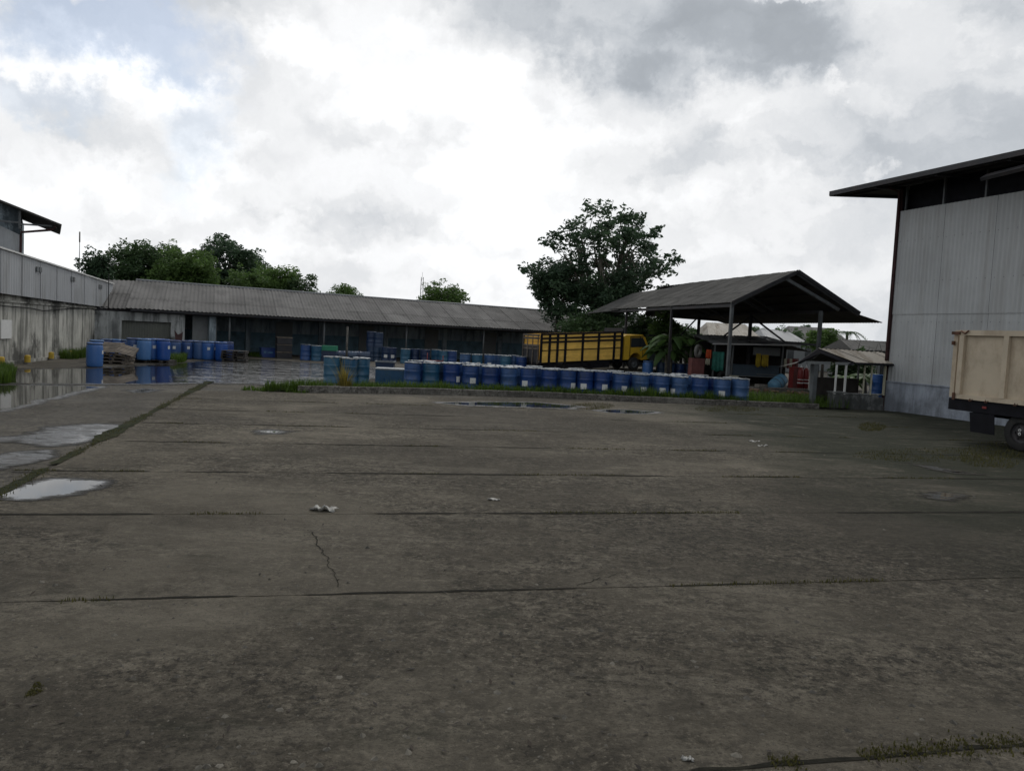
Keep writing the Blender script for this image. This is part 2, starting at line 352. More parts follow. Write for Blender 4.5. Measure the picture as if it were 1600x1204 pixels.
m_tuft = leafmat('yellow_grass_blades', (.21,.19,.05), .4); m_water = water('puddle_water', 0, .45, .9, 1.2, 0.0, .9); m_pond = water('rippled_flood_water', .38, .40, .8); m_damp = water('damp_patch', 0, .86, 1.1); m_small = water('small_puddle_water', 0, .42, .9, 1.3); m_film = water('thin_water_film', 0, .40, 1.0, 1.0, .30)
m_clay = pm('brick_rubble', (.15,.09,.06), .9, var=.4, scale=5, dirt=(.06,.05,.04), bump=.4)
m_stone = pm('gravel_stone', (.085,.077,.062), .9, var=.4, scale=9, bump=.2, island=1.0)
m_bag = pm('white_film', (.26,.255,.235), .5, var=.2, scale=12, dirt=(.3,.28,.24), bump=.1)

# ------------------------------------------------------------------ ground
def structure(o): return tag(o, kind='structure')
b = MB(); b.quad((-1500,-600,-.07),(1500,-600,-.07),(1500,2500,-.07),(-1500,2500,-.07)); structure(b.build('ground', m_soil))
b = MB(); b.quad((-24,-8,-.02),(22,-8,-.02),(22,72,-.02),(-24,72,-.02)); structure(b.build('yard_pavement', m_lane))

JA = math.radians(12.5); jd = Vector((math.cos(JA), math.sin(JA), 0)); ld = Vector((math.cos(math.radians(104.6)), math.sin(math.radians(104.6)), 0))
LJ = gp(0,770); LJ.z = 0                                   # a point of the long left joint
rows_y = [-4.4,-1.8,.7,3.2,5.78,8.33,10.68,13.3,15.7,18.2,20.7,23.4]   # where each cross joint crosses x = 0
kerb_px = [(465,612),(640,614.5),(840,620),(1000,627),(1280,638)]
kerb = [gp(*p) for p in kerb_px]
def kerb_y(x):
    for a,c in zip(kerb, kerb[1:]):
        if x <= c.x or c is kerb[-1]:
            return a.y + (c.y-a.y)*(x-a.x)/(c.x-a.x)
def left_x(y): return LJ.x + ld.x/ld.y*(y-LJ.y)
b = MB(); g = MB(); moss = MB()
def ribbon(mb, pts, w0, w1, z, seed, gate=0.0):
    """an uneven strip of growth along a line"""
    L = []
    for i,p in enumerate(pts):
        p = Vector(p); d = (Vector(pts[min(i+1,len(pts)-1)]) - Vector(pts[max(i-1,0)])).normalized(); n = Vector((-d.y,d.x,0))
        q = mnoise.noise(Vector((p.x*.9+seed, p.y*.9, seed))); q2 = mnoise.noise(Vector((p.x*4+seed, p.y*4, 3*seed)))
        w = w0 + (w1-w0)*max(0,min(1,.5+.9*q)) ; w *= (1+.7*q2)
        if gate and q < gate: w = w0*.25
        c = p + n*(.02*q2)
        L.append((c - n*w/2, c + n*w/2))
    vs = []
    for a,c in L: vs += [(a.x,a.y,z),(c.x,c.y,z)]
    mb.add(vs, [(2*i,2*i+2,2*i+3,2*i+1) for i in range(len(L)-1)])
for i in range(len(rows_y)-1):
    lo, hi = rows_y[i], rows_y[i+1]
    def line(c, side):
        pts = []
        y = c; 
        x0 = None
        n = 170
        # start on the left joint
        # solve y = c + x*tan, x = left_x(y)
        x = left_x(c)
        for _ in range(6): x = left_x(c + x*math.tan(JA))
        xs = x + .05; xe = 19.0
        for k in range(n+1):
            xx = xs + (xe-xs)*k/n; yy = c + xx*math.tan(JA)
            yy = min(yy, kerb_y(xx) - .04) if c > 15 else yy
            j = .007*mnoise.noise(Vector((xx*3.1, c, side))) + .012*max(0, mnoise.noise(Vector((xx*9, c*2, side*5))))
            pts.append(Vector((xx, yy + side*(.004 + 1.3*abs(j)), 0)))
        return pts
    A = line(lo, 1); B = line(hi, -1); n = len(A)
    b.add(A+B, [(k,k+1,n+k+1,n+k) for k in range(n-1)])
    # slab edges have thickness
    b.add([p for p in A]+[p - Vector((0,0,.05)) for p in A], [(k+1,k,n+k,n+k+1) for k in range(n-1)])
structure(b.build('concrete_slabs', m_slab))
for i,c in enumerate(rows_y[3:-1]):
    x0 = left_x(c); pts = []
    for k in range(0,420):
        xx = x0 + k*.06
        if xx > 17: break
        yy = c + xx*math.tan(JA)
        if yy > kerb_y(xx)-.1: break
        pts.append((xx,yy,0))
    if len(pts) > 3: ribbon(moss, pts, .010, .085 if c > 7 else .042, .004, i*3.7+1, -.05)
tag(moss.build('joint_moss', m_dirtline), kind='stuff')
moss = MB(); pts = [LJ + ld*t for t in [k*.08-6 for k in range(0,290)]]
ribbon(moss, [(p.x,p.y,0) for p in pts], .04, .30, .008, 5.5, -.30)
tag(moss.build('moss_strip', m_moss), kind='stuff')
# cracks
def crack(px, w, seed):
    pts = [gp(*p) for p in px]; out = []; r = random.Random(seed)
    for a,c in zip(pts, pts[1:]):
        for k in range(10): out.append(a.lerp(c,k/10) + Vector((r.gauss(0,.012),r.gauss(0,.02),0)))
    m = MB(); ribbon(m, out, w*.4, w*1.3, .0045, seed); return m
cm_ = MB()
for px,w,sd in (([(488,832),(500,855),(512,872),(524,898),(530,918)],.008,3), ([(905,915),(935,905),(985,893)],.006,9), ([(1560,890),(1600,893)],.008,5)):
    t_ = crack(px,w,sd); cm_.add(t_.v, t_.f)
tag(cm_.build('concrete_cracks', m_dirtline), kind='stuff')

# verge behind the kerb, and the kerb
b = MB(); vs = []
for k in range(60):
    x = kerb[0].x-.6 + (12.2-kerb[0].x)*k/59; y = kerb_y(x)
    vs += [(x,y+.1,.03),(x, y+6.5-.1*k/59 if x < 4 else y+9, .03 if x<3 else .06)]
b.add(vs, [(2*k,2*k+2,2*k+3,2*k+1) for k in range(59)]); structure(b.build('verge_soil', m_soil))
b = MB(); KW = .14
px_list = [kerb[0]]
L = []
tot = 46
for k in range(tot+1):
    x = kerb[0].x + (kerb[-1].x-kerb[0].x)*k/tot; L.append(Vector((x, kerb_y(x), 0)))
for k in range(tot):
    a, c = L[k], L[k+1]
    a2 = a.lerp(c,.012); c2 = a.lerp(c,.988)
    hz = .185 - .03*k/tot + rnd.uniform(-.006,.006); jy = rnd.uniform(-.008,.008)
    P = [(a2.x,a2.y+jy,-.05),(c2.x,c2.y+jy,-.05),(c2.x,c2.y+jy+KW,-.05),(a2.x,a2.y+jy+KW,-.05)]
    e = .02
    T0 = [(p[0],p[1],hz-e) for p in P]
    T1 = [(P[0][0]+.004,P[0][1]+e,hz),(P[1][0]-.004,P[1][1]+e,hz),(P[2][0]-.004,P[2][1]-e,hz),(P[3][0]+.004,P[3][1]-e,hz)]
    b.add(P+T0+T1, [(0,1,5,4),(1,2,6,5),(2,3,7,6),(3,0,4,7),(4,5,9,8),(5,6,10,9),(6,7,11,10),(7,4,8,11),(8,9,10,11)])
structure(b.build('kerb', m_kerb))

# ------------------------------------------------------------------ puddles
def puddle(name, outline, z, mat, grid=.25, edge=1.0):
    pts = [gp(px,py,z) for px,py in outline]
    xs = [p.x for p in pts]; ys = [p.y for p in pts]
    x0,x1,y0,y1 = min(xs)-edge*.6,max(xs)+edge*.6,min(ys)-edge*.6,max(ys)+edge*.6
    nx = max(6,min(160,int((x1-x0)/grid))); ny = max(6,min(160,int((y1-y0)/grid)))
    def sd(x,y):
        ins = False; dm = 1e9; n = len(pts)
        for i in range(n):
            a = pts[i]; c = pts[(i+1)%n]
            if (a.y>y) != (c.y>y) and x < (c.x-a.x)*(y-a.y)/(c.y-a.y)+a.x: ins = not ins
            ex,ey = c.x-a.x,c.y-a.y; t = max(0,min(1,((x-a.x)*ex+(y-a.y)*ey)/(ex*ex+ey*ey+1e-9)))
            dm = min(dm, math.hypot(x-a.x-t*ex, y-a.y-t*ey))
        return dm if ins else -dm
    m = MB(); tint = []
    for j in range(ny+1):
        for i in range(nx+1):
            x = x0+(x1-x0)*i/nx; y = y0+(y1-y0)*j/ny
            m.v.append((x,y,z)); tint.append(max(0,min(1,.5+.5*sd(x,y)/edge)))
    for j in range(ny):
        for i in range(nx):
            q = (j*(nx+1)+i, j*(nx+1)+i+1, (j+1)*(nx+1)+i+1, (j+1)*(nx+1)+i)
            if max(tint[k] for k in q) > 0: m.f.append(q); m.sm.append(False)
    m.tint = tint
    return structure(m.build(name, mat))
puddle('flood_water', [(-40,598),(30,597),(150,599),(300,597),(400,598),(452,602),(520,596),(640,586),(640,577),(480,567),(395,561),(330,564),(262,570),(150,576),(60,577),(-40,583)], -.012, m_pond, .3, 1.1)
puddle('puddle', [(-60,602),(60,602),(150,604),(90,618),(30,632),(-60,652)], -.014, m_water, .12, .5)
puddle('puddle', [(90,668),(150,663),(185,664),(170,676),(120,690),(80,694),(30,686),(-40,690),(-40,686),(60,681)], -.014, m_film, .05, .34)
puddle('puddle', [(20,708),(70,704),(66,714),(40,722),(-40,735),(-40,722)], -.014, m_film, .04, .24)
puddle('puddle', [(8,771),(40,758),(90,749),(150,752),(140,762),(90,772),(40,776)], .006, m_small, .03, .30)
puddle('puddle', [(690,629),(760,628),(840,629),(905,635),(880,637.5),(800,635),(730,632.5)], .006, m_water, .12, .45)
puddle('puddle', [(935,641),(975,640),(1025,643.5),(1000,645.5),(955,644)], .006, m_water, .1, .4)
puddle('puddle', [(375,672),(420,668),(470,673),(445,679),(400,679)], .006, m_damp, .06, .32)
puddle('puddle', [(1410,722),(1460,726),(1560,744),(1500,742),(1440,733)], .006, m_damp, .06, .3)
puddle('puddle', [(1425,768),(1470,765),(1530,776),(1490,784),(1440,778)], .006, m_damp, .05, .28)
puddle('puddle', [(185,609),(230,606),(265,609),(240,614),(200,614)], -.014, m_damp, .1, .4)

# ------------------------------------------------------------------ left boundary wall and building
A_L = math.radians(104.5)
lp = gp(43,568)
lo_ = Vector((-math.sin(A_L), math.cos(A_L), 0))*.45
lw = thing('left_warehouse', 'long low building with stained render wall under a grey metal clad band', 'building', (lp.x+lo_.x,lp.y+lo_.y,0), A_L)
# local x runs away from the viewer along the wall, local +y is to the left (behind the wall)
X0, X1 = -9.0, 13.4
def band(x, a, c): return a + (c-a)*(x+2.6)/16.1
b = MB(); n = 30
for k in range(n):
    xa = X0+(X1-X0)*k/n; xc = X0+(X1-X0)*(k+1)/n
    b.add([(xa,0,-.05),(xc,0,-.05),(xc,0,band(xc,4.05,3.60)),(xa,0,band(xa,4.05,3.60))], [(0,1,2,3)])
b.add([(X1,0,-.05),(X1,9,-.05),(X1,9,3.6),(X1,0,3.6)], [(0,1,2,3)])
b.build('wall', m_wall, lw)
b = MB(); b.box((X0,-.10,-.05),(X1,0,.10)); b.box((X0,-.06,2.26),(X1,-.002,2.34)); b.build('ledge', m_wall, lw)
b = MB(); b.corr((X0,-.22,band(X0,2.56,2.36)),(X1,-.22,2.36),(X1,-.22,3.66),(X0,-.22,band(X0,4.12,3.66)), .25, .018, 1.0); b.build('cladding', m_clad2, lw)
b = MB()
b.beam((X0,-.25,band(X0,4.14,3.69)),(X1,-.25,3.69),.10,.06); b.build('trim', m_white, lw)
b = MB(); ez0, ez1 = band(X0,4.12,3.66), 3.66
b.corr((X0,-.22,ez0),(X1,-.22,ez1),(X1-4.5,5.0,4.62),(X0,5.0,5.15), .25,.018,1.0,3); b.build('roof', m_roofmetal, lw)
for px,py in ((61,421),(114,436),(157,448)):
    d = ray(px,py)
    # meet with the plane of the cladding
    nx_ = Vector((-math.sin(A_L), math.cos(A_L),0)); P = lw.location + nx_*(-.25)
    t = (P - Vector((0,0,H))).dot(nx_)/d.dot(nx_); q = Vector((0,0,H)) + d*t
    loc = Vector((q.x-lw.location.x,q.y-lw.location.y)); lx = loc.x*math.cos(A_L)+loc.y*math.sin(A_L)
    for i in (-1,1): b = MB(); b.box((lx+i*.16-.12,-.27,q.z-.1),(lx+i*.16+.12,-.245,q.z+.1)); b.build('vent', m_greysteel, lw)
b = MB(); zz = [2.22,2.2,2.13,2.1,2.05,2.02]
b.tube([(-8,-.05,2.28),(-4,-.06,2.2),(-1,-.06,2.12),(1.5,-.07,2.1),(3,-.06,2.02),(6.5,-.06,2.2),(10,-.05,2.28),(13,-.05,2.1)], .018, 6); b.build('cable', m_black, lw)
b = MB(); b.cbox((-.93,-.045,1.28),(1.0,.03,.68)); b.add([], [])
sg = b.build('wall_poster', m_paper); 
sg.location = lw.location; sg.rotation_euler = (0,0,A_L)
tag(sg, 'blank white rectangular board fixed on the stained left wall', 'board')
# bollards
bl = thing('bollard', 'yellow bollard standing first from the photo edge before the stained wall', 'bollard', gp(2,571), 0, 'yellow bollards along the stained wall')
b = MB(); b.lathe([(.105,-.05),(.105,.26),(.095,.30),(.06,.315),(.001,.32)], 14); b.build('post', m_yellow, bl)
b = MB(); b.lathe([(.14,-.05),(.14,.03),(.11,.04)], 14); b.build('base', m_kerb, bl)
for (px,py),o_ in zip(((43,568),(80,562),(110,559)),('second','third','fourth')):
    p = gp(px,py-.5); dup(bl, p, .3, 'yellow bollard standing %s from the photo edge before the stained wall' % o_)
b_ = dup(bl, gp(179,567), 1.0, 'olive yellow bollard standing in front of the toppled grey pallets'); 

# ------------------------------------------------------------------ tall building far left
tl = thing('tall_warehouse', 'tall grey building with deep eave behind the low left building', 'building', at(31,385,45)*1.0, 0)
A_T2 = math.radians(31.3)
t0 = at(31,385,45); tl.location = (t0.x, t0.y, 0); tl.rotation_euler = (0,0,A_T2)
zt = at(31,352,45).z; OV = 2.05
tp_ = t0 + Vector((math.cos(A_T2)*OV, math.sin(A_T2)*OV, 0)); ztip = at(84,352,tp_.y).z
lx_ = -1.35; zl = at(0,310,t0.y+math.sin(A_T2)*lx_).z; sl = (zl-ztip)/(OV-lx_)
def rz_(x): return ztip + sl*(OV-x)
b = MB(); b.add([(-9,0,0),(0,0,0),(0,0,zt),(0,0,rz_(0)-.1),(-9,0,rz_(-9)-.1)], [(0,1,2,3,4)]); b.add([(0,0,0),(0,9,0),(0,9,rz_(0)-.1),(0,0,rz_(0)-.1)],[(0,1,2,3)])
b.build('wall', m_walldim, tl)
b = MB(); b.corr((-9,-.12,3.0),(-.02,-.12,3.0),(-.02,-.12,zt-.55),(-9,-.12,zt+3.4), .2,.015,1.0); b.build('cladding', m_clad2, tl)
b = MB(); b.slab([(OV,-.9,ztip-.1),(OV,5,ztip-.1),(-9,5,rz_(-9)-.1),(-9,-.9,rz_(-9)-.1)], .10); b.build('roof', m_roofdark, tl)
for nm,p,q_,w_ in (('tie_bar',(-9,-.5,zt+.10),(.02,-.5,zt+.10),.10),('strut',(0,-.5,zt-.25),(0,-.5,rz_(0)-.12),.12),('bracket',(0,-.5,zt+.02),(OV-.45,-.5,ztip-.12),.09)):
    b = MB(); b.beam(p,q_,w_); b.build(nm, m_greysteel, tl)
b = MB(); b.tube([(OV-.3,-.55,ztip-.1),(OV-.3,-.55,ztip-.2),(OV-.4,-.55,ztip-.34),(.05,-.3,zt-.42),(.05,-.15,zt-.6),(.02,-.1,3)], .065, 8); b.build('downpipe', m_rustpipe, tl)

# ------------------------------------------------------------------ long storage shed
A_S = math.radians(36)
sh = thing('storage_shed', 'long open fronted storage shed with grey corrugated fibre cement roof', 'shed', (-20,40,0), A_S)
TL = 42.0
b = MB()
b.corr((-.25,-.15,2.40),(TL,-.15,2.42),(TL,3.8,4.03),(.9,3.8,4.03), .22,.024,.9,3,.012)
b.corr((TL,7.8,2.4),(-.25,7.8,2.4),(.9,3.8,4.03),(TL,3.8,4.03), .22,.024,.9,1); rf = b.build('roof', m_roof, sh)
b = MB(); b.tube([(.9,3.8,4.05),(TL,3.8,4.06)], .06, 8); b.build('ridge_cap', m_roofmetal, sh)
b = MB(); b.corr((-2.0,.5,2.30),(-.2,-.05,2.36),(.95,3.75,3.98),(-1.2,3.9,3.9), .22,.024,.9,2); b.build('end_roof', m_roof, sh)
b = MB(); b.beam((.0,-.05,2.33),(TL,-.05,2.34),.05,.14); b.beam((-1.6,.40,2.30),(TL,.40,2.38),.08,.24); b.beam((2.6,2.9,2.45),(TL,2.9,2.45),.06,.5); b.build('beam', m_darkmetal, sh)
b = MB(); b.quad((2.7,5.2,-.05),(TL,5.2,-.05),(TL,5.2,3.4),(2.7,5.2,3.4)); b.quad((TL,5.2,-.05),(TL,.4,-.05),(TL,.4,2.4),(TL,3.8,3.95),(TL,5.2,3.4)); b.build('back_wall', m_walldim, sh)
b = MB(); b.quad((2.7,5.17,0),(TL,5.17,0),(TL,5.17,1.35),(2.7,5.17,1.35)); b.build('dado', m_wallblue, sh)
for x in (7.6, 12.4,17.2,22,27,32):
    b = MB(); b.box((x-.15,4.95,-.05),(x+.15,5.16,2.9)); b.build('pilaster', m_walldim, sh)
for x in (9.4,15.2,20.4,25.6,30.6): b = MB(); b.box((x,5.10,0),(x+1.1,5.165,2.1)); b.build('door', m_greyboard, sh)
b = MB(); b.tube([(3,4.9,2.6),(8,4.8,2.45),(14,4.9,2.62),(21,4.8,2.45),(30,4.9,2.6)],.015,5); b.build('cable', m_black, sh)
for px in (359,507,636,757):
    d = ray(px,500); a = A_S; dx,dy = math.cos(a),math.sin(a); P = Vector((-20,40)) + Vector((-dy,dx))*.30
    det = d.x*(-dy)+dx*d.y; k = (P.x*(-dy)+dx*P.y)/det; t = (d.x*k-P.x)*dx+(d.y*k-P.y)*dy
    b = MB(); b.tube([(t,.30,-.05),(t,.30,2.44)], .06, 8); b.build('post', m_greysteel, sh)
b = MB(); b.box((5.0-.9,.5,-.05),(5.0-.55,.85,2.4)); b.build('pillar', m_walldim, sh)
# enclosed end bay
b = MB(); b.box((-1.6,.25,1.75),(2.75,.55,2.20)); b.box((-1.6,.25,-.05),(-.35,.5,1.75)); b.box((2.05,.25,-.05),(2.75,.5,1.75)); b.quad((2.74,.5,-.05),(2.74,5.2,-.05),(2.74,5.2,3.2),(2.74,.5,2.4)); b.build('end_wall', m_wallwhite, sh)
b = MB(); b.corr((-.35,.42,0),(2.05,.42,0),(2.05,.42,1.78),(-.35,.42,1.78), .12,.012,3); b.build('shutter', m_shutter, sh)
b = MB()
b.add([(2.22,.235,1.35),(2.4,.235,1.12),(2.55,.235,1.18),(2.66,.235,1.3),(2.62,.235,.85),(2.5,.235,.72),(2.28,.235,.82)], [tuple(range(7))[::-1]]); b.build('broken_patch', m_rustpipe, sh)
b = MB(); b.box((3.3,.9,-.05),(4.6,1.0,2.2)); b.build('side_panel', m_greyboard, sh)
b = MB(); b.tube([(-1.0,.1,2.3),(-1.0,.1,4.1)],.02,6); b.build('pipe', m_black, sh)

def shed_pt(t, y, z=0.0):
    return Vector((-20+math.cos(A_S)*t-math.sin(A_S)*y, 40+math.sin(A_S)*t+math.cos(A_S)*y, z))
pole = thing('lamp_post', 'short pale pole standing in the yard before the long shed', 'pole', gp(541,571), 0)
b = MB(); b.tube([(0,0,-.05),(0,0,2.0)], [.06,.05], 8); b.build('post', m_kerb, pole); b = MB(); b.box((-.14,-.14,-.05),(.14,.14,.06)); b.build('base', m_kerb, pole)

# ------------------------------------------------------------------ right warehouse
A_W = math.radians(-70); wp = gp(1383,640)
wh = thing('corrugated_warehouse', 'tall pale corrugated warehouse with deep dark eave on the right', 'building', (wp.x,wp.y,0), A_W)
WL = 17.0; WT = 6.85
b = MB(); b.corr((0,0,1.0),(WL,0,1.0),(WL,0,3.36),(0,0,3.36), .15,.013,.90); b.corr((0,-.02,3.32),(WL,-.02,3.32),(WL,-.02,WT),(0,-.02,WT), .15,.013,.90); b.build('cladding', m_clad, wh)
b = MB()
for zz_ in (1.9,3.05,4.4,5.8):
    for q_ in range(0,56): b.cbox((.12+q_*.30,-.038,zz_+rnd.uniform(-.012,.012)),(.018,.012,.018))
sc_ = b.build('screws', m_greysteel, wh); sc_['kind'] = 'stuff'
b = MB(); b.box((-.12,-.03,-.05),(WL,.12,1.0)); b.box((-.12,-.06,.98),(WL,0.1,1.02)); b.build('plinth', m_plinth, wh)
b = MB()
b.quad((0,.3,WT-.3),(WL,.3,WT-.3),(WL,.3,7.74),(0,.3,7.74)); b.quad((0,.05,1),(0,.05,7.6),(0,10,8.4),(0,20,7.6),(0,20,0),(0,.05,0)); b.quad((0,20,0),(0,20,7.6),(WL,20,7.6),(WL,20,0)); b.build('shade_black_wall', m_black, wh)  # flat black stands in for the shade behind the open clerestory
b = MB(); sl = .08; ez = 7.66; oy = -1.2
b.slab([(-2.1,oy,ez),(WL,oy,ez),(WL,10,ez+sl*(10-oy)),(-2.1,10,ez+sl*(10-oy))], .05)
b.slab([(-2.1,10,ez+sl*(10-oy)),(WL,10,ez+sl*(10-oy)),(WL,21.2,ez),(-2.1,21.2,ez)], .05); b.build('roof', m_roofdark, wh)
b = MB(); b.beam((-2.1,oy-.03,ez-.02),(WL,oy-.03,ez-.02),.06,.16); b.beam((-2.12,oy,ez-.03),(-2.12,10,ez-.03+sl*(10-oy)),.05,.16); b.build('fascia', m_darkmetal, wh)
for x in [k*1.5+.1 for k in range(12)]: b = MB(); b.beam((x,.1,WT-.1),(x,.1,7.72),.06); b.build('clerestory_post', m_greysteel, wh)
b = MB()
for x in [k*2.4-.1 for k in range(8)]: b.beam((x,oy+.1,ez-.09),(x,.3,ez-.09+sl*1.3),.08,.12)
for y in (-.9,-.3): b.beam((-2.0,y,ez-.05+sl*(y-oy)),(WL,y,ez-.05+sl*(y-oy)),.06,.07)
b.build('rafter', m_darkmetal, wh)
b = MB(); b.tube([(-.05,-.08,0),(-.05,-.08,7.5),(-.05,-.6,7.6)], .048, 8); b.box((-.10,-.03,1.03),(-.005,.10,7.6)); b.build('downpipe', m_rustpipe, wh)
b = MB(); b.slab([(4.0,oy-.06,7.05),(7.5,oy-.16,7.2),(7.5,oy+.1,7.36),(4.0,oy+.2,7.2)],.10); b.build('loose_gutter', m_darkmetal, wh)

# ------------------------------------------------------------------ wheels, tyres
def wheel_parts(parent, c, r, w, hub=m_greysteel, axis='Y', name='wheel'):
    b = MB(); b.lathe([(r*.55,-w/2),(r*.9,-w/2),(r*.98,-w*.36),(r,-w*.2),(r,w*.2),(r*.98,w*.36),(r*.9,w/2),(r*.55,w/2)], 24, axis=axis)
    o = b.build(name, m_rubber, parent, c)
    b = MB(); b.lathe([(.001,-w*.38),(r*.2,-w*.46),(r*.24,-w*.3),(r*.5,-w*.22),(r*.58,-w*.46),(r*.58,w*.4),(.001,w*.3)], 20, axis=axis)
    for k in range(6):
        a = k*math.pi/3
        if axis == 'Y': b.cbox((math.cos(a)*r*.36,-w*.3,math.sin(a)*r*.36),(.035,.04,.035))
    b.build('rim', hub, o); return o

# ------------------------------------------------------------------ dump truck (right, parked along the warehouse)
A_T = math.radians(-72)
q = at(1488,600,18.0)
dt = thing('dump_truck', 'cream dump truck parked beside the corrugated warehouse', 'truck', (q.x,q.y,0), A_T)
BL = 4.4; BW = 2.1; z0, z1 = 1.00, 2.56
b = MB()                                       # local x forward (towards the viewer), y 0..BW to the left away from the yard side
b.box((.18,.03,z0+.05),(BL,.07,z1-.02)); b.box((.18,BW-.07,z0+.05),(BL,BW-.03,z1-.02)); b.box((BL-.06,.07,z0),(BL,BW-.07,z1+.15)); b.box((.05,.07,z0),(BL-.06,BW-.07,z0+.08))
b.build('dump_body', m_cream, dt)
b = MB(); b.box((.12,-.045,z1-.10),(BL,.029,z1+.02)); b.box((.12,-.045,z0),(BL,.029,z0+.10)); b.box((.12,BW-.029,z1-.10),(BL,BW+.045,z1+.02)); b.build('rail', m_cream, dt)
for x in (.20,1.32,2.44,3.56,4.3):
    b = MB(); b.box((x-.06,-.055,z0+.102),(x+.06,.028,z1-.102)); b.build('stake', m_cream, dt)
b = MB(); b.box((-.02,0,z0+.02),(.05,BW,z1+.02)); 
for y in (.05,.7,1.4,2.0): b.box((-.06,y-.05,z0+.02),(-.021,y+.05,z1))
b.build('tailgate', m_cream, dt)
b = MB(); b.cbox((.04,-.05,z1-.05),(.22,.05,.07)); b.build('hinge', m_rust, dt); b = MB(); b.cbox((-.03,-.04,z1-.28),(.05,.06,.09)); b.build('latch', m_rust, dt); b = MB(); b.tube([(.18,-.07,z1+.0),(.3,-.08,z1-.06),(.38,-.07,z1+.01)],.02,6); b.build('chain', m_rust, dt); b = MB(); b.cbox((.12,-.07,z0+.05),(.06,.03,.16)); b.build('latch', m_rust, dt)
b = MB(); b.box((-.06,.0,.73),(BL,.09,z0-.004)); b.box((-.06,BW-.09,.73),(BL,BW,z0-.004)); b.box((-.06,.09,.73),(.06,BW-.09,z0-.004)); b.box((.1,.6,.62),(6.4,.72,.95)); b.box((.1,1.38,.62),(6.4,1.5,.95)); b.build('chassis', m_black, dt)
b = MB(); b.slab([(.60,.0,.28),(1.20,.0,.28),(1.16,.0,.72),(.54,.0,.72)],.02); b.slab([(.60,.021,.28),(.60,.55,.28),(.54,.55,.72),(.54,.021,.72)],.02); b.build('mudguard', m_black, dt)
for x in (1.72,5.3):
    for y in ((.20,BW-.20) if x > 2 else (.18,.42,BW-.42,BW-.18)): wheel_parts(dt, (x,y,.40), .40, .2, m_darkmetal)
b = MB(); 
for dz_ in (-.035,.045): b.lathe([(.018,-.004),(.034,-.004),(.034,.004),(.018,.004),(.018,-.004)],12,(1.72,.075,.41+dz_),axis='Y')
b.build('hub_mark', m_paper, dt)
b = MB(); b.tube([(1.72,.2,.4),(1.72,BW-.2,.4)],.07,8); b.build('axle', m_black, dt); b = MB(); b.tube([(5.3,.2,.4),(5.3,BW-.2,.4)],.06,8); b.build('axle', m_black, dt)
b = MB(); cx0,cx1 = 4.75,6.5
prof = [(cx0,.75),(cx1,.75),(cx1+.02,1.35),(cx1-.22,2.05),(cx1-.42,2.2),(cx0,2.2)]
for y in (.05,BW-.05): b.add([(p[0],y,p[1]) for p in prof],[tuple(range(6))])
nn = len(prof); b.add([(p[0],y,p[1]) for p in prof for y in (.05,BW-.05)], [(2*i,2*((i+1)%nn),2*((i+1)%nn)+1,2*i+1) for i in range(nn)])
b.build('cab', m_cream, dt)
for y0 in (.03,BW-.046): b = MB(); b.box((cx0+.5,y0,1.42),(cx1-.25,y0+.016,1.98)); b.build('cab_window', m_glass, dt)

for x in (.55,.95,1.65,2.05,2.8,3.2): b = MB(); b.tube([(x,-.05,z0+.03),(x,-.085,z0-.02),(x+.05,-.085,z0-.03),(x+.06,-.05,z0+.02)],.009,5); b.build('rope_hook', m_rust, dt)
b = MB(); b.cbox((.9,-.012,.86),(.1,.02,.05)); b.build('side_reflector', m_red, dt)
b = MB(); b.cbox((-.075,.3,.86),(.03,.22,.1)); b.build('tail_lamp', m_red, dt)
# ------------------------------------------------------------------ yellow stake truck
A_Y = math.radians(26); q = at(842,560,40)
yt = thing('stake_truck', 'yellow stake bed lorry with black slats parked behind the drums', 'truck', (q.x,q.y,0), A_Y)
pit = math.radians(4.0)
def tl_(x, z): return (x*math.cos(pit) - 0*z, z + x*math.sin(pit))   # the lorry noses up a slight rise
YB = 5.15; YW = 1.95; zb, zt_ = .60, 2.08
def ybox(mb, x0,x1,y0,y1,z0,z1):
    P = []
    for z in (z0,z1):
        for x,y in ((x0,y0),(x1,y0),(x1,y1),(x0,y1)):
            X,Z = tl_(x,z); P.append((X,y,Z))
    mb.add(P, [(0,3,2,1),(4,5,6,7),(0,1,5,4),(1,2,6,5),(2,3,7,6),(3,0,4,7)])
b = MB(); nb = 7
for k in range(nb):
    h0 = zb + (zt_-zb)*k/nb; h1 = zb + (zt_-zb)*(k+1)/nb - .012
    ybox(b,.08,YB,.03,.06,h0,h1); ybox(b,.08,YB,YW-.06,YW-.03,h0,h1)
b.build('side_boards', m_yellowwood, yt)
b = MB()
for x in (.10,.60,1.08,1.56,2.62,3.62,4.62,5.10):
    ybox(b,x-.06,x+.06,-.03,.028,zb-.12,zt_+.03); ybox(b,x-.06,x+.06,YW-.028,YW+.03,zb-.12,zt_+.03)
for h in (zt_+.0,zt_-.22,zt_-.42,zt_-.85):
    w = .035 if h < zt_-.5 else .09
    ybox(b,.08,YB,-.012,.029,h-w/2,h+w/2)
b.build('stakes', m_black, yt)
b = MB()
for k in range(4): ybox(b,-.03,.02,.05,YW-.05,zt_-.16*k-.22*(k>1)-.10,zt_-.16*k-.22*(k>1))
for y in (.1,.7,1.3,1.85): ybox(b,-.05,-.031,y-.04,y+.04,zb-.1,zt_)
b.build('tailgate', m_wood, yt)
b = MB(); ybox(b,0,.021,.06,YW-.06,zb,zt_-.55); ybox(b,.03,YB,.07,YW-.07,zb-.04,zb+.02); ybox(b,YB+.001,YB+.06,.03,YW-.03,zb,zt_+.2); b.build('bed_panel', m_darkmetal, yt)
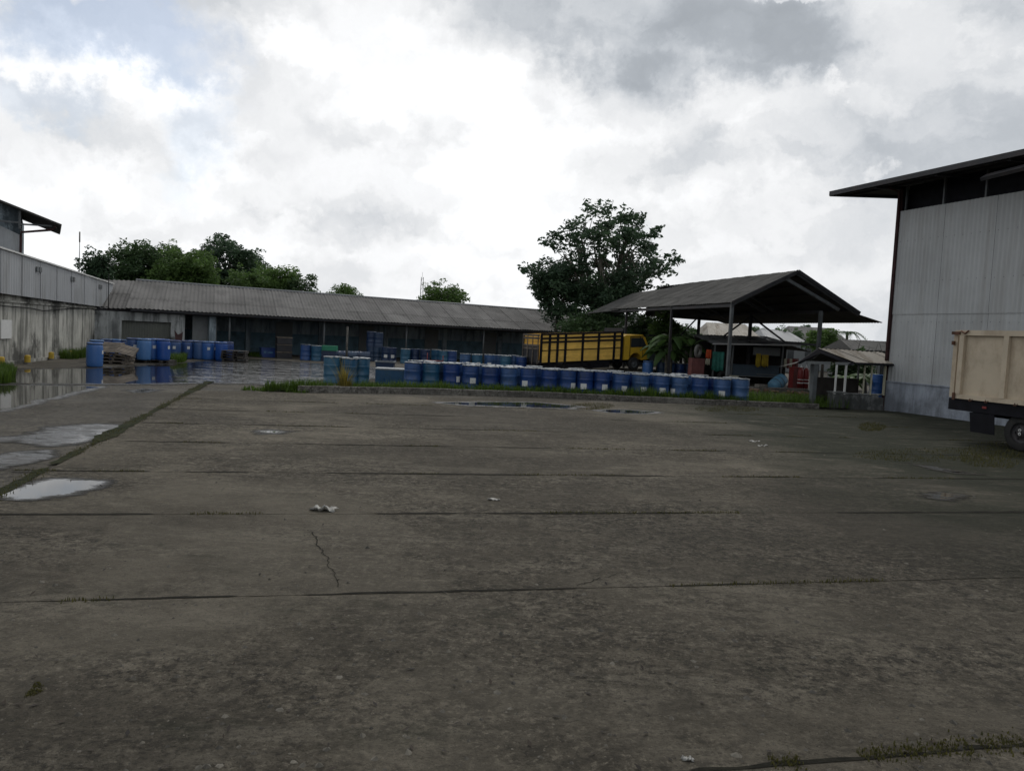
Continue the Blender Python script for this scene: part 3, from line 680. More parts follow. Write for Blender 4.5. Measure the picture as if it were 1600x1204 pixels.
b = MB(); ybox(b,0,7.0,.45,.60,zb-.24,zb-.05); ybox(b,0,7.0,YW-.60,YW-.45,zb-.24,zb-.05); ybox(b,.3,3.2,.05,.1,zb-.34,zb-.1); ybox(b,3.0,4.4,.05,.5,zb-.42,zb-.06); ybox(b,-.05,.05,.05,YW-.05,zb-.2,zb-.05); b.build('chassis', m_black, yt)
# cab
cx0, cx1 = 5.28, 6.98
prof = [(cx0,.66),(5.62,.66),(5.72,.86),(5.95,1.02),(6.2,1.02),(6.42,.86),(6.5,.62),(cx1-.02,.62),(cx1,.95),(cx1-.03,1.30),(cx1-.36,1.93),(cx1-.52,2.02),(cx0+.1,2.02),(cx0,1.95)]
b = MB(); nn = len(prof)
P0 = [(tl_(p[0],p[1]-.12)[0], .02, tl_(p[0],p[1]-.12)[1]) for p in prof]; P1 = [(p[0],YW-.02,p[2]) for p in P0]
b.add(P0+P1, [tuple(range(nn))[::-1], tuple(range(nn,2*nn))] + [(i,(i+1)%nn,nn+(i+1)%nn,nn+i) for i in range(nn)]); b.build('cab', m_yellowcab, yt)
for y0,y1 in ((.004,.016),(YW-.016,YW-.004)):
    b = MB(); ybox(b,5.72,6.30,y0,y1,1.22,1.74)
    pts = [(6.34,1.22),(6.78,1.22),(6.50,1.74),(6.34,1.74)]
    A = [(tl_(*p)[0],y0,tl_(*p)[1]) for p in pts]; B = [(p[0],y1,p[2]) for p in A]
    b.add(A+B,[(3,2,1,0),(4,5,6,7)]+[(i,(i+1)%4,4+(i+1)%4,4+i) for i in range(4)])
    b.build('side_window', m_glass, yt)
b = MB(); pts = [(cx1+.0,1.20),(cx1-.335,1.80)]
A = [(tl_(*pts[0])[0]-.005,.15,tl_(*pts[0])[1]),(tl_(*pts[0])[0]-.005,YW-.15,tl_(*pts[0])[1]),(tl_(*pts[1])[0]+.02,YW-.15,tl_(*pts[1])[1]),(tl_(*pts[1])[0]+.02,.15,tl_(*pts[1])[1])]
b.slab(A,.02); b.build('windscreen', m_glass, yt)
b = MB(); ybox(b,5.66,6.86,.004,.018,1.78,1.83); ybox(b,6.3,6.34,.003,.017,1.2,1.78); ybox(b,5.66,5.69,.002,.018,.7,1.78); ybox(b,6.52,6.54,.002,.018,.7,1.22); b.build('door_trim', m_black, yt)
b = MB(); ybox(b,6.9,7.02,.0,YW,.34,.52); b.build('bumper', m_black, yt)
for y in (.25,YW-.25): b = MB(); ybox(b,6.96,7.0,y-.12,y+.12,.70,.86); b.build('headlight', m_white, yt)
b = MB(); b.tube([(tl_(6.75,1.6)[0],-.0,tl_(6.75,1.6)[1]),(tl_(6.95,1.7)[0],-.18,tl_(6.95,1.7)[1])],.012,6); b.cbox((tl_(6.95,1.62)[0],-.2,tl_(6.95,1.55)[1]),(.04,.14,.26)); b.build('mirror', m_black, yt)
for x in (1.3,6.05):
    for y in ((.16,YW-.16) if x > 2 else (.15,.38,YW-.38,YW-.15)):
        X,Z = tl_(x,.36); wheel_parts(yt,(X,y,.36 if x < 2 else Z-.07),.37,.2)
rise = MB(); 
for k in range(1): rise.add([(4.2,-1.0,-.02),(9.5,-1.0,-.02),(9.5,3.2,-.02),(4.2,3.2,-.02),(5.6,-.5,tl_(6.05,0)[1]-.06),(9.0,-.5,tl_(6.05,0)[1]-.06),(9.0,2.7,tl_(6.05,0)[1]-.06),(5.6,2.7,tl_(6.05,0)[1]-.06)],[(0,1,5,4),(1,2,6,5),(2,3,7,6),(3,0,4,7),(4,5,6,7)])
o = structure(rise.build('dirt_rise', m_soil)); o.location = (q.x,q.y,0); o.rotation_euler = (0,0,A_Y)

# ------------------------------------------------------------------ drums
def patch(a0, a1, z0, z1, r, n=6):
    b = MB(); vs = []
    for k in range(n+1):
        a = a0+(a1-a0)*k/n
        vs += [(r*math.cos(a),r*math.sin(a),z0),(r*math.cos(a),r*math.sin(a),z1)]
    return b.add(vs,[(2*k,2*k+2,2*k+3,2*k+1) for k in range(n)],True)
def steel_body():
    r = .285; p = [(.001,.012),(r*.97,.012),(r*.97,0),(r+.008,.0),(r+.008,.02),(r,.03)]
    for z in (.07,.11,.15,.19): p += [(r,z-.02),(r+.006,z),(r,z+.02)]
    p += [(r,.27),(r+.012,.295),(r,.32),(r,.56),(r+.012,.585),(r,.61)]
    for z in (.68,.72,.76,.80): p += [(r,z-.018),(r+.006,z),(r,z+.018)]
    p += [(r,.85),(r+.009,.862),(r+.009,.88),(r-.006,.882),(r-.006,.866)]
    return MB().lathe(p, 28)
def steel_drum(mat, label, group, lid=m_lid):
    t = thing('steel_drum', label, 'drum', (0,0,0), 0, group)
    steel_body().build('body', mat, t)
    b = MB(); vs = []; n = 40
    for j in range(n):
        a = 2*math.pi*j/n; sk = .022 + .022*max(0,math.sin(a*5+1)*math.sin(a*3.0)) + .012*math.sin(a*11)
        for r_,z_ in ((.299,.885-sk),(.301,.880),(.294,.892),(.27,.889),(.12,.884)): vs.append((r_*math.cos(a),r_*math.sin(a),z_+.004*math.sin(a*7+r_*30)))
    vs.append((0,0,.884))
    fs = [(j*5+q,((j+1)%n)*5+q,((j+1)%n)*5+q+1,j*5+q+1) for j in range(n) for q in range(4)] + [(j*5+4,((j+1)%n)*5+4,n*5) for j in range(n)]
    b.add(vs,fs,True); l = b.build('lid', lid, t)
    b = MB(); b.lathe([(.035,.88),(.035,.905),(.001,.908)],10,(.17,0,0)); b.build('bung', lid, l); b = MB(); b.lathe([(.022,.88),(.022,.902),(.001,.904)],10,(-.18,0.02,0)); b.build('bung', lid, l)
    a = -math.pi/2
    patch(a-.34,a+.34,.27,.46,.302).build('label', m_paper, t)
    return t
def plastic_drum(mat, label, group):
    t = thing('plastic_drum', label, 'drum', (0,0,0), 0, group)
    p = [(.001,.03),(.22,.03),(.24,0),(.27,.012),(.283,.06),(.288,.2),(.292,.46),(.288,.74),(.28,.80),(.262,.835),(.262,.85),(.272,.858)]
    MB().lathe(p,28).build('body', mat, t)
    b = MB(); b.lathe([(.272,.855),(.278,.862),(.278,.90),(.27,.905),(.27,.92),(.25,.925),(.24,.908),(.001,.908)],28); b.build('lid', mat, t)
    b = MB(); b.lathe([(.281,.866),(.285,.872),(.285,.888),(.281,.894)],28); b.build('clamp_ring', m_greysteel, t)
    a = -math.pi/2
    patch(a-.22,a+.22,.5,.64,.2945).build('label', m_paper, t)
    return t
def face(p, off=0.0):                        # turn the label towards the yard side, off to one side
    return math.atan2(p[1],p[0]) - math.pi/2 + off
G1 = 'blue steel drums in the front row behind the kerb'
proto = None
def put(proto_, loc, rz, label, group, sticker):
    return dup(proto_, loc, rz, label, group, () if sticker else ('label',))
sd = steel_drum(m_drum, '', G1); sdt = steel_drum(m_teal, '', G1); sdn = steel_drum(m_navy, '', G1, m_navy)
pd = plastic_drum(m_plast, '', 'x'); pdd = plastic_drum(m_plastdark, '', 'x')
front = [(645,None,0),(674,None,1),(706,.95,0),(736,.30,0),(767,None,0),(796,None,0),(827,-.42,0),(859,None,0),(888,.75,0),(915,-.1,0),(941,.45,0),(971,.5,0),(1002,.45,0),(1034,.25,0),(1063,-.75,0),(1095,None,0),(1130,.05,0),(1159,None,0)]
for i,(px,st,teal) in enumerate(front):
    f_ = i/(len(front)-1); Y = 25.75+.35*f_ + rnd.uniform(-.05,.05)
    p = at(px,570,Y); p.z = .035-.06*f_
    lab = 'blue steel drum %s, %s from the left in the front row' % ('with white sticker' if st is not None else 'without sticker', ORD[i])
    put(sdt if teal else sd, p, face(p, st or 0.0), lab, G1, st is not None)
G2 = 'blue steel drums in the second row behind the kerb'
k2 = 0
for i in range(17):
    px = 652 + i*31.0 + rnd.uniform(-4,4); Y = 26.55+rnd.uniform(-.06,.06); p = at(px,570,Y); p.z = .03-.06*i/16
    if i in (0,): pass
    put(sdn if i in (1,9) else sd, p, rnd.uniform(0,6), 'blue steel drum mostly hidden, %s from the left in the second row' % ORD[i], G2, i in (0,8,9))
G3 = 'blue steel drums in the third row behind the kerb'
for i in range(14):
    px = 668 + i*33 + rnd.uniform(-4,4); p = at(px,570,27.25+rnd.uniform(-.06,.06)); p.z = .02-.04*i/13
    put(sd, p, rnd.uniform(0,6), 'blue steel drum showing only its lid, %s from the left in the third row' % ORD[i], G3, False)
# teal drums left of the grass strip
G4 = 'teal steel drums at the left end of the verge'
for i,(px,Y) in enumerate(((519,26.4),(545,26.5),(564,26.9),(531,27.3))):
    p = at(px,580,Y); p.z = .03
    put(sdt, p, rnd.uniform(0,6), ('teal steel drum leftmost behind the tall dry grass','teal steel drum in the middle behind the tall dry grass','teal steel drum to the right of the tall dry grass','teal steel drum behind the two teal drums at the dry grass')[i], G4, False)
# low blue tank with pale wet top, and the navy box beyond it
p = at(611,590,27.4)
tk = thing('water_tank', 'low teal tank with pale wet top between the drum groups', 'tank', (p.x,p.y,.03), .08)
b = MB(); b.box((-.52,-.42,0),(.52,.42,.50)); 
for x in (-.3,0,.3): b.box((x-.015,-.432,.02),(x+.015,-.421,.48))
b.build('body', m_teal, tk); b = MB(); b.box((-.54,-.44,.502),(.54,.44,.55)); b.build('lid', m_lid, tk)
p = at(602,573,34.5)
tk = thing('plastic_bin', 'navy blue open bin with pale rim standing in the flooded yard', 'bin', (p.x,p.y,-.02), .05)
b = MB(); P = [(-.36,-.3,0),(.36,-.3,0),(.36,.3,0),(-.36,.3,0),(-.41,-.35,.5),(.41,-.35,.5),(.41,.35,.5),(-.41,.35,.5)]
b.add(P,[(0,3,2,1),(0,1,5,4),(1,2,6,5),(2,3,7,6),(3,0,4,7)]); b.quad((-.38,-.32,.42),(.38,-.32,.42),(.38,.32,.42),(-.38,.32,.42)); b.build('body', m_navy, tk)
b = MB(); 
for a_,c_ in (((-.45,-.37,.5),(.45,-.33,.55)),((-.45,.33,.5),(.45,.37,.55)),((-.45,-.33,.5),(-.39,.33,.55)),((.39,-.33,.5),(.45,.33,.55))): b.box(a_,c_)
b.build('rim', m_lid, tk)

# far rows in front of the shed
G5 = 'blue drums standing in a row behind the front rows near the lorry'
for i,(px,dY,st) in enumerate(((727,0,.5),(746,0,.3),(765,.3,.0),(779,.9,None),(790,0,None),(802,.5,.9),(815,.1,None))):
    p = at(px,560,41+dY); p.z = -.01
    put(sdt if i in (1,4) else sd, p, face(p,st or 0), 'blue steel drum %s from the left in the far row left of the yellow lorry' % ORD[i], G5, st is not None)
G6 = 'drums standing in front of the long shed'
for i,(px,Y,kind_,st,txt) in enumerate(((633,46,'t',None,'pale blue steel drum standing alone right of the dark drums'),(603,46.5,'n',-.1,'dark navy drum with white spot left of its twin before the shed'),(612,46.6,'n',.2,'dark navy drum with white spot right of its twin before the shed'),
      (648,46.4,'n',None,'dark navy drum just right of the lone pale blue drum'),(664,46.2,'n',None,'dark navy drum behind the red trolley'),(681,47.2,'t',None,'teal drum leftmost of the three right of the red trolley'),(694,46.4,'t',None,'teal drum in the middle of the three right of the red trolley'),(706,46.4,'d',None,'blue drum rightmost of the three right of the red trolley'),
      (477,43.5,'d',None,'dull blue drum left of its teal twin in front of the shed post'),(494,43.6,'t',None,'teal drum with lid tinted like sky shine in front of the second shed post'),(580,47.0,'n',None,'navy drum at the bottom left of the dark stack under the shed'),(589,47.0,'n',None,'navy drum at the bottom right of the dark stack under the shed'))):
    p = at(px,560,Y); p.z = -.02
    put({'t':sdt,'n':sdn,'d':sd}[kind_], p, face(p,st or 0), txt, G6, st is not None)
for px,txt in ((579,'navy drum on top at the left of the dark stack under the shed'),(590,'navy drum on top at the right of the dark stack under the shed')):
    p = at(px,560,47.05); p.z = .865; put(sdn, p, 1, txt, G6, False)
for i,(px,Y,txt) in enumerate(((532,45.2,'navy drum lying on its side right of the green box'),(545,45.3,'navy drum lying on its side behind the pale pole'),(565,46,'navy drum lying on its side left of the dark stack'))):
    p = at(px,560,Y); p.z = .28; d_ = dup(sdn, p, None, txt, 'navy drums lying on their sides', ('label',), rot=(0,math.pi/2,.15)); d_.location = p - Vector((.4,0,0))
p = at(515,556,44)
gb = thing('plastic_crate', 'bright green plastic box at the foot of the second shed post', 'crate', (p.x,p.y,-.02), .1)
b = MB(); b.box((-.4,-.3,0),(.4,.3,.62)); b.build('body', m_navy, gb); b = MB(); b.box((-.42,-.32,.622),(.42,.32,.88)); b.box((-.44,-.34,.6),(.44,.34,.62)); b.build('lid', m_green, gb)
p = at(418,548,45.2)
gb = thing('plastic_crate', 'royal blue plastic tub on the ground under the shed', 'crate', (p.x,p.y,-.02), .5)
b = MB(); b.box((-.4,-.3,0),(.4,.3,.5)); b.box((-.43,-.33,.5),(.43,.33,.56)); b.build('body', m_plastdark, gb); b = MB(); b.box((-.26,-.308,.24),(-.12,-.301,.36)); b.box((-.06,-.308,.25),(.24,-.301,.32)); b.build('label', m_bluetarp, gb)
p = at(443,553,44.6)
for k in range(3):
    gb = thing('plastic_crate', 'dark green crate with pale slats, %s of the stack under the shed' % ('lowest','middle','topmost')[k], 'crate', (p.x,p.y,-.02+.42*k), .45, 'dark green crates stacked under the shed')
    b = MB(); b.box((-.42,-.36,0),(.42,.36,.34)); b.build('body', m_leafbox if False else m_darkmetal, gb); b = MB(); b.box((-.44,-.38,.34),(.44,.38,.40)); b.build('slats', m_wood, gb)
p = at(680,559,44)
tr = thing('trolley', 'small red tubular trolley among the drums before the shed', 'trolley', (p.x,p.y,-.02), .2)
b = MB(); b.tube([(-.45,0,.3),(.45,0,.3)],.025,6); b.tube([(-.45,.5,.3),(.45,.5,.3)],.025,6); b.tube([(-.45,0,.0),(-.45,0,.75)],.025,6); b.tube([(.45,0,.0),(.45,0,.62)],.025,6); b.tube([(-.45,0,.3),(-.45,.5,.3)],.025,6); b.tube([(.45,0,.3),(.45,.5,.3)],.025,6); b.build('frame', m_red, tr)
for x in (-.4,.4): wheel_parts(tr,(x,.25,.12),.12,.06)
# left group of plastic drums
G7 = 'blue plastic drums standing in the flooded left corner of the yard'
left = [(148,29.3,0,1.2,0,'big blue plastic drum standing foremost in the flood water at left'),(151,32.5,0,None,.0,'blue plastic drum right behind the foremost one'),
 (167,34.6,1,None,0,'dark blue plastic drum behind the toppled pallets, leftmost'),(181,34.8,0,None,0,'blue plastic drum behind the toppled pallets, middle'),(195,35.0,1,None,0,'dark blue plastic drum behind the toppled pallets, rightmost'),
 (208,33.6,1,.25,.13,'deep blue drum with white label at the right end of the toppled pallets'),(225,33.4,0,None,.13,'bright blue drum without label standing front on the pallets'),(237,34.0,0,.35,.13,'blue drum with high white label tucked behind the bright front drum'),
 (247,34.6,1,-.2,.13,'dark blue drum partly hidden between the labelled drums'),(255,34.0,0,.9,.13,'blue drum with label at its right edge, rightmost on the pallets'),
 (273,38.0,1,-.1,0,'deep blue drum with white label just behind the small grass patch'),(292,38.6,1,.25,0,'deep blue drum with white label before the white pillar'),(302,39.3,1,None,0,'dark blue drum left of the unlabelled pair by the shed front'),
 (311,38.8,1,None,0,'dark blue drum right of the unlabelled pair by the shed front'),(325,38.8,0,.1,0,'blue drum with small white label right of the unlabelled pair'),(334,39.2,1,.3,0,'narrowly visible blue drum with white label fourth from the right end'),
 (346,38.8,0,None,0,'bright blue drum beside the dark pallet stack'),(356,39.8,1,None,0,'dark blue drum behind the dark pallet stack, last of its line')]
for px,Y,dk,st,z,txt in left:
    p = at(px,550,Y); p.z = -.02+z
    put(pdd if dk else pd, p, face(p,st or 0), txt, G7, st is not None)
# barrels beyond the lorry
G8 = 'blue drums standing beyond the lorry under the trees'
for i,(px,Y,txt) in enumerate(((1046,41.5,'blue drum left of the pavilion post beyond the lorry'),(1062,41.6,'blue drum between pavilion post and red cabinet, left one'),(1072,42,'blue drum between pavilion post and red cabinet, right one'),(1034,42.5,'dark blue drum nearest to the lorry front'))):
    p = at(px,580,Y); p.z = 0; put(sd if i < 3 else sdn, p, 0, txt, G8, False)
p = at(1012,578,42.2); p.z=.0; put(pd, p, 0, 'royal blue plastic drum standing right behind the lorry front wheel', G8, False)
for o in (sd,sdt,sdn,pd,pdd):
    for ch in list(o.children):
        for c2 in list(ch.children): bpy.data.objects.remove(c2)
        bpy.data.objects.remove(ch)
    bpy.data.objects.remove(o)

# ------------------------------------------------------------------ pallets
def pallet(loc, rot, label, group, mat=m_wood, L=1.1, W=.95):
    t = thing('pallet', label, 'pallet', loc, 0, group); t.rotation_euler = rot
    b = MB()
    for k in range(7): 
        y = -W/2 + W*(k+.5)/7; b.box((-L/2,y-.05,.11),(L/2,y+.05,.132))
    b.build('deck_boards', mat, t)
    b = MB()
    for x in (-L/2+.05,0,L/2-.05): b.box((x-.045,-W/2,.022),(x+.045,W/2,.109))
    for y in (-W/2+.06,0,W/2-.06): b.box((-L/2,y-.06,0),(L/2,y+.06,.021))
    b.build('bearers', mat, t); return t
GP = 'wooden pallets in the left corner of the yard'
p = at(181,565,31.6)
for k in range(3): pallet((p.x+.02*k,p.y+.05*k,-.02+.135*k),(0,0,.1+.05*k),'grey wooden pallet lying flat, %s under the toppled pallets' % ('lowest','second','third')[k], GP)
pallet((p.x-.25,p.y+.1,.55),(.42,.0,.15),'grey wooden pallet tilted on top of the toppled stack, left one', GP, L=.8)
pallet((p.x+.38,p.y+.1,.46),(.35,.25,.3),'grey wooden pallet tilted on top of the toppled stack, right one', GP, L=.7)
for i,(px,Y,txt) in enumerate(((217,33.7,'wet pallet carrying the left pair of labelled blue drums'),(241,34.0,'wet pallet carrying the middle blue drums'),(256,34.2,'wet pallet under the rightmost drum beside the grass patch'))):
    q_ = at(px,560,Y); pallet((q_.x,q_.y,-.02),(0,0,.05),txt,GP,m_wooddark, L=1.0 if i < 2 else .8)
p = at(367,556,38.6)
for k in range(4): pallet((p.x+rnd.uniform(-.04,.04),p.y,-.02+.135*k),(0,0,.2+rnd.uniform(-.05,.05)),'dark wet pallet, %s in the stack beside the last blue drums' % ('lowest','second','third','topmost')[k],'dark pallets stacked before the shed',m_wooddark, L=1.15)
pr = gp(775,612.5); 
pallet((pr.x,pr.y-.20,.03),(-.20,0,.12),'dark wet pallet leaning on the kerb before the drums, lower one','pallets leaning on the kerb',m_wooddark, L=1.35, W=.5)
pallet((pr.x+.03,pr.y+.12,.17),(-.08,0,.10),'dark wet pallet lying on the kerb top before the drums, upper one','pallets leaning on the kerb',m_wooddark, L=1.35, W=.4)

# ------------------------------------------------------------------ pavilion
A_P = math.radians(14.5); ap = at(1245,423,35.0)
pv = thing('open_pavilion', 'open sided pavilion with dark mossy gable roof on steel posts', 'pavilion', (ap.x,ap.y,0), A_P)
za = ap.z; xl, zl_ = -3.22, 3.88; xr, zr = 3.4, 3.78; PL = 14.5
b = MB()
b.corr((xl,PL,zl_),(xl,-.1,zl_),(0,-.1,za),(0,PL-3.6,za), .2,.02,.9,3,.012)
b.corr((xl-.35,18.0,3.62),(xl-.02,PL-1.5,3.80),(-.4,PL-2.6,za-.25),(-.6,17.0,za-.35), .2,.02,.9,2)
b.build('roof', m_roofdark, pv)
b = MB(); b.corr((xr,-.1,zr),(xr,PL,zr),(0,PL,za),(0,-.1,za), .2,.02,99,1,0); b.corr((xr+1.5,.1,zr-.38),(xr+1.5,PL,zr-.38),(xr-.45,PL,zr+.06),(xr-.45,.1,zr+.06), .2,.02,99,1,0); b.build('roof_slope', m_roofdark, pv)
b = MB(); b.corr((-.9,PL-.3,3.58),(xr+1.4,PL-.3,3.50),(xr+1.4,PL-.3,zr-.35),(-.9,PL-.3,zr+.95),.2,.02,99,1,0); b.add([(-.9,PL-.32,zr),(xr,PL-.32,zr),(0,PL-.32,za-.03)],[(0,1,2)]); b.build('end_panel', m_roofdark, pv)
for y in (0,6,12): 
    b = MB(); b.beam((xl+.05,y,zl_-.09),(0,y,za-.1),.09,.14); b.beam((0,y,za-.1),(xr,y,zr-.09),.09,.14)
    b.beam((-.55,y+.02,za-.38),(2.35,y+.02,zr+.08),.12,.14); b.build('rafter', m_greysteel, pv)
b = MB()
for k in range(5):
    f_ = (k+.5)/5; b.beam((xl*f_,0,za+(zl_-za)*f_-.05),(xl*f_,PL-2,za+(zl_-za)*f_-.05),.05,.08); b.beam((xr*f_,0,za+(zr-za)*f_-.05),(xr*f_,PL,za+(zr-za)*f_-.05),.05,.08)
b.beam((xl+.12,0,zl_-.12),(xl+.12,PL,zl_-.12),.09,.14); b.beam((1.45,0,3.72),(1.45,PL,3.72),.09,.14)
b.build('purlin', m_darkmetal, pv)
b = MB(); b.beam((xl,-.14,zl_-.02),(0,-.14,za-.02),.03,.14); b.beam((0,-.14,za-.02),(xr,-.14,zr-.02),.03,.14); b.build('bargeboard', m_darkmetal, pv)
for y in (.05,6.0,12.0):
    b = MB(); b.beam((xl+.12,y,0),(xl+.12,y,zl_-.1),.13 if y < 1 else .11); b.build('post', m_greysteel if y < 1 else m_darkmetal, pv)
for y in (.05,5.9,11.6):
    b = MB(); b.beam((1.45,y,0),(1.45,y,3.75),.14); b.build('post', m_greysteel if y < 1 else m_darkmetal, pv)
b = MB(); b.beam((1.45,-.0,2.2),(1.45,11.6,2.35),.10)
for y0,y1 in ((5.9,2.6),(5.9,9.2)): b.beam((1.45,y0,3.6),(1.45,y1,2.25),.07)
b.beam((-1.8,11.6,2.35),(1.45,11.6,2.35),.09); b.beam((1.45,11.6,3.7),(.2,11.6,2.35),.07); b.build('brace', m_darkmetal, pv)

# ------------------------------------------------------------------ kiosk by the warehouse
kp = gp(1303,638)
ki = thing('kiosk', 'small roadside kiosk with beige sheet roof and low mossy walls', 'kiosk', (kp.x,kp.y,0), A_P)
b = MB(); b.corr((.62,-.15,1.60),(2.72,-.15,1.62),(2.35,.75,1.99),(-.25,.75,2.03), .18,.014,.8,1); b.build('roof', m_roofpale, ki)
b = MB(); b.corr((2.4,1.75,1.55),(-.2,1.75,1.55),(-.25,.75,2.03),(2.35,.75,1.99), .18,.014,.8,1); b.build('rear_roof', m_roofdark, ki)
b = MB(); b.slab([(.62,-.17,1.53),(2.72,-.17,1.55),(2.72,-.13,1.61),(.62,-.13,1.59)],.03); b.slab([(-1.35,.3,1.50),(-.28,.7,2.01),(.60,-.12,1.57),(.45,-.1,1.50),(-.3,.55,1.86),(-1.2,.35,1.46)],.03); b.build('fascia', m_black, ki)
b = MB(); b.add([(-1.35,.35,1.48),(-.26,.75,2.01),(-.2,1.75,1.55),(-1.2,1.6,1.3)],[(0,1,2,3)]); b.build('side_roof', m_roofdark, ki)
b = MB(); b.beam((-.05,.02,1.54),(.62,-.04,1.55),.05,.09); b.beam((-.9,.4,1.52),(-.05,.3,1.54),.05,.09); b.build('beam', m_greyboard, ki)
for x,y,w,m in ((0,.02,.05,m_white),(.36,.0,.055,m_white),(1.15,.05,.04,m_creamcloth),(1.42,.02,.045,m_creamcloth),(1.98,.05,.06,m_creamcloth),(0,1.4,.05,m_greyboard),(1.98,1.4,.05,m_greyboard)):
    b = MB(); b.beam((x,y,.5),(x,y,1.58),w); b.build('post', m, ki)
b = MB(); b.beam((2.26,.1,0),(2.26,.1,1.6),.16); b.build('dark_post', m_wooddark, ki)
b = MB(); b.beam((-.55,.45,0),(-.55,.45,1.5),.16); b.build('grey_pillar', m_greysteel, ki)
b = MB(); b.box((-.02,0,-.05),(.40,.35,.53)); b.box((-.06,-.03,.53),(.44,.38,.58)); b.box((.42,.06,-.05),(1.80,.22,.50)); b.box((.40,.03,.50),(2.1,.25,.54)); b.box((1.80,.05,-.05),(2.12,.24,.42)); b.build('low_wall', m_wallwhite, ki)
b = MB(); b.box((.1,1.35,-.05),(2.0,1.42,1.0)); b.build('rear_wall', m_wooddark, ki)

# ------------------------------------------------------------------ stall behind the pavilion
sp = at(1150,590,40.5)
st = thing('market_stall', 'makeshift stall with flat sheet roof and slate blue counter', 'stall', (sp.x,sp.y,0), .12)
b = MB(); b.corr((-1.6,-.5,2.02),(3.0,-.5,2.16),(3.1,3.4,2.6),(-1.4,3.4,2.5),.2,.02,.9,2); b.build('roof', m_roofmetal, st)
b = MB(); b.corr((2.6,-.3,2.18),(3.9,-.4,1.85),(4.2,3.2,1.9),(2.9,3.2,2.6),.2,.02,.9,1); b.build('side_roof', m_roofdark, st)
b = MB(); b.box((-1.2,3.2,-.05),(3.0,3.3,2.5)); b.box((2.9,0.6,-.05),(3.0,3.2,2.1)); b.box((-1.0,1.2,.7),(.2,1.25,2.0)); b.build('wall', m_wooddark, st)
b = MB(); b.box((-.2,0,.42),(2.35,.5,.98)); b.box((-.25,-.04,.98),(2.4,.54,1.02)); b.build('counter', m_counter, st)
b = MB(); b.box((.95,.2,1.55),(2.45,.26,1.98)); b.build('signboard', m_greyboard, st)
b = MB(); b.beam((-1.6,-.52,2.03),(3.0,-.52,2.17),.03,.07); b.build('roof_edge', m_white, st)
for x in (-1.3,-.3,2.45):
    b = MB(); b.beam((x,0,0),(x+.05,0,2.1),.07); b.build('post', m_greyboard, st)
b = MB(); b.beam((-.3,-.05,.42),(2.4,-.05,.42),.04); b.beam((1.1,-.05,.55),(2.3,-.05,.55),.03); b.beam((.0,-.05,0),(.0,-.05,.42),.05); b.beam((2.2,-.05,0),(2.2,-.05,.42),.05); b.build('trestle', m_greyboard, st)
def cloth(name, px0,px1,py0,py1,Y,mat,label,cat='cloth',waves=3,group=None,th=.02):
    a = at(px0,py0,Y); c = at(px1,py1,Y); b = MB(); n = 14; vs = []
    w = c.x-a.x; h = a.z-c.z
    for k in range(n+1):
        for j in range(5):
            f_ = k/n; vs.append((w*f_, .04*math.sin(f_*waves*6.28)*(j/4), -h*(j/4)*(1+.05*math.sin(f_*9+j))))
    fs = [(k*5+j,k*5+j+1,(k+1)*5+j+1,(k+1)*5+j) for k in range(n) for j in range(4)]
    b.add(vs,fs,True); o = b.build(name, mat); o.location = a
    md = o.modifiers.new('thick','SOLIDIFY'); md.thickness = th
    return tag(o,label,cat,group)
cloth('hanging_cloth',1182,1188,552,573,40.2,m_yellowcloth,'narrow yellow cloth hanging left over the stall counter',group='yellow cloths on the stall')
cloth('hanging_cloth',1191,1200,554,573,40.2,m_yellowcloth,'wider dull yellow cloth hanging right over the stall counter',group='yellow cloths on the stall')
cloth('tarpaulin',1114,1130,549,580,39.8,m_tarp,'green tarpaulin hanging left of the pavilion post','tarpaulin')
jk = thing('jacket', 'orange and cream jacket hanging beside the red cabinet', 'jacket', (0,0,0))
for (a0,a1,b0,b1,mm,nm) in ((1105,1111,546,560,m_orange,'body'),(1104,1109,560,570,m_creamcloth,'lower_panel')):
    o = cloth(nm,a0,a1,b0,b1,39.6,mm,None,None,2,th=.06)
    if nm == 'body': jk.location = (o.location.x,o.location.y,0)
    o.parent = jk; o.location = o.location - jk.location
for i,(px,w,mm,txt) in enumerate(((1226,3,m_creamcloth,'pale cloth hanging at the left end of the clothes line'),(1230,3,m_redbrown,'brown red cloth hanging second on the clothes line'),(1234,3,m_creamcloth,'off white narrow cloth hanging third on the clothes line'),(1238,4,m_red,'dark red cloth hanging fourth on the clothes line'),(1243,4,m_redbrown,'maroon cloth hanging at the right end of the clothes line'))):
    cloth('hanging_cloth',px,px+w,560,574+i%3,40.0,mm,txt,group='cloths on the clothes line beside the stall',waves=1)
p = at(1250,600,37.5)
def cylinder_(loc,label):
    t = thing('gas_cylinder', label, 'gas cylinder', loc, 0, 'red gas cylinders by the stall')
    b = MB(); b.lathe([(.001,.02),(.12,.02),(.12,0),(.14,.0),(.14,.9),(.12,1.0),(.06,1.07),(.04,1.1)],16); b.build('body', m_red, t)
    b = MB(); b.lathe([(.05,1.1),(.05,1.16),(.02,1.18),(.02,1.24),(.001,1.24)],10); b.build('valve', m_white, t)
    b = MB(); b.lathe([(.1415,.33),(.1415,.38)],16); b.lathe([(.1415,.5),(.1415,.53)],16); b.build('stripe', m_paper, t); return t
cylinder_((p.x,p.y,-.02),'red gas cylinder with white stripes right of the red cupboard'); cylinder_((p.x+.3,p.y+.1,-.02),'red gas cylinder standing rightmost beside its twin')
p = at(1243,598,38)
cb = thing('cupboard', 'dark red metal cupboard behind the gas cylinders', 'cupboard', (p.x,p.y,-.02), .2)
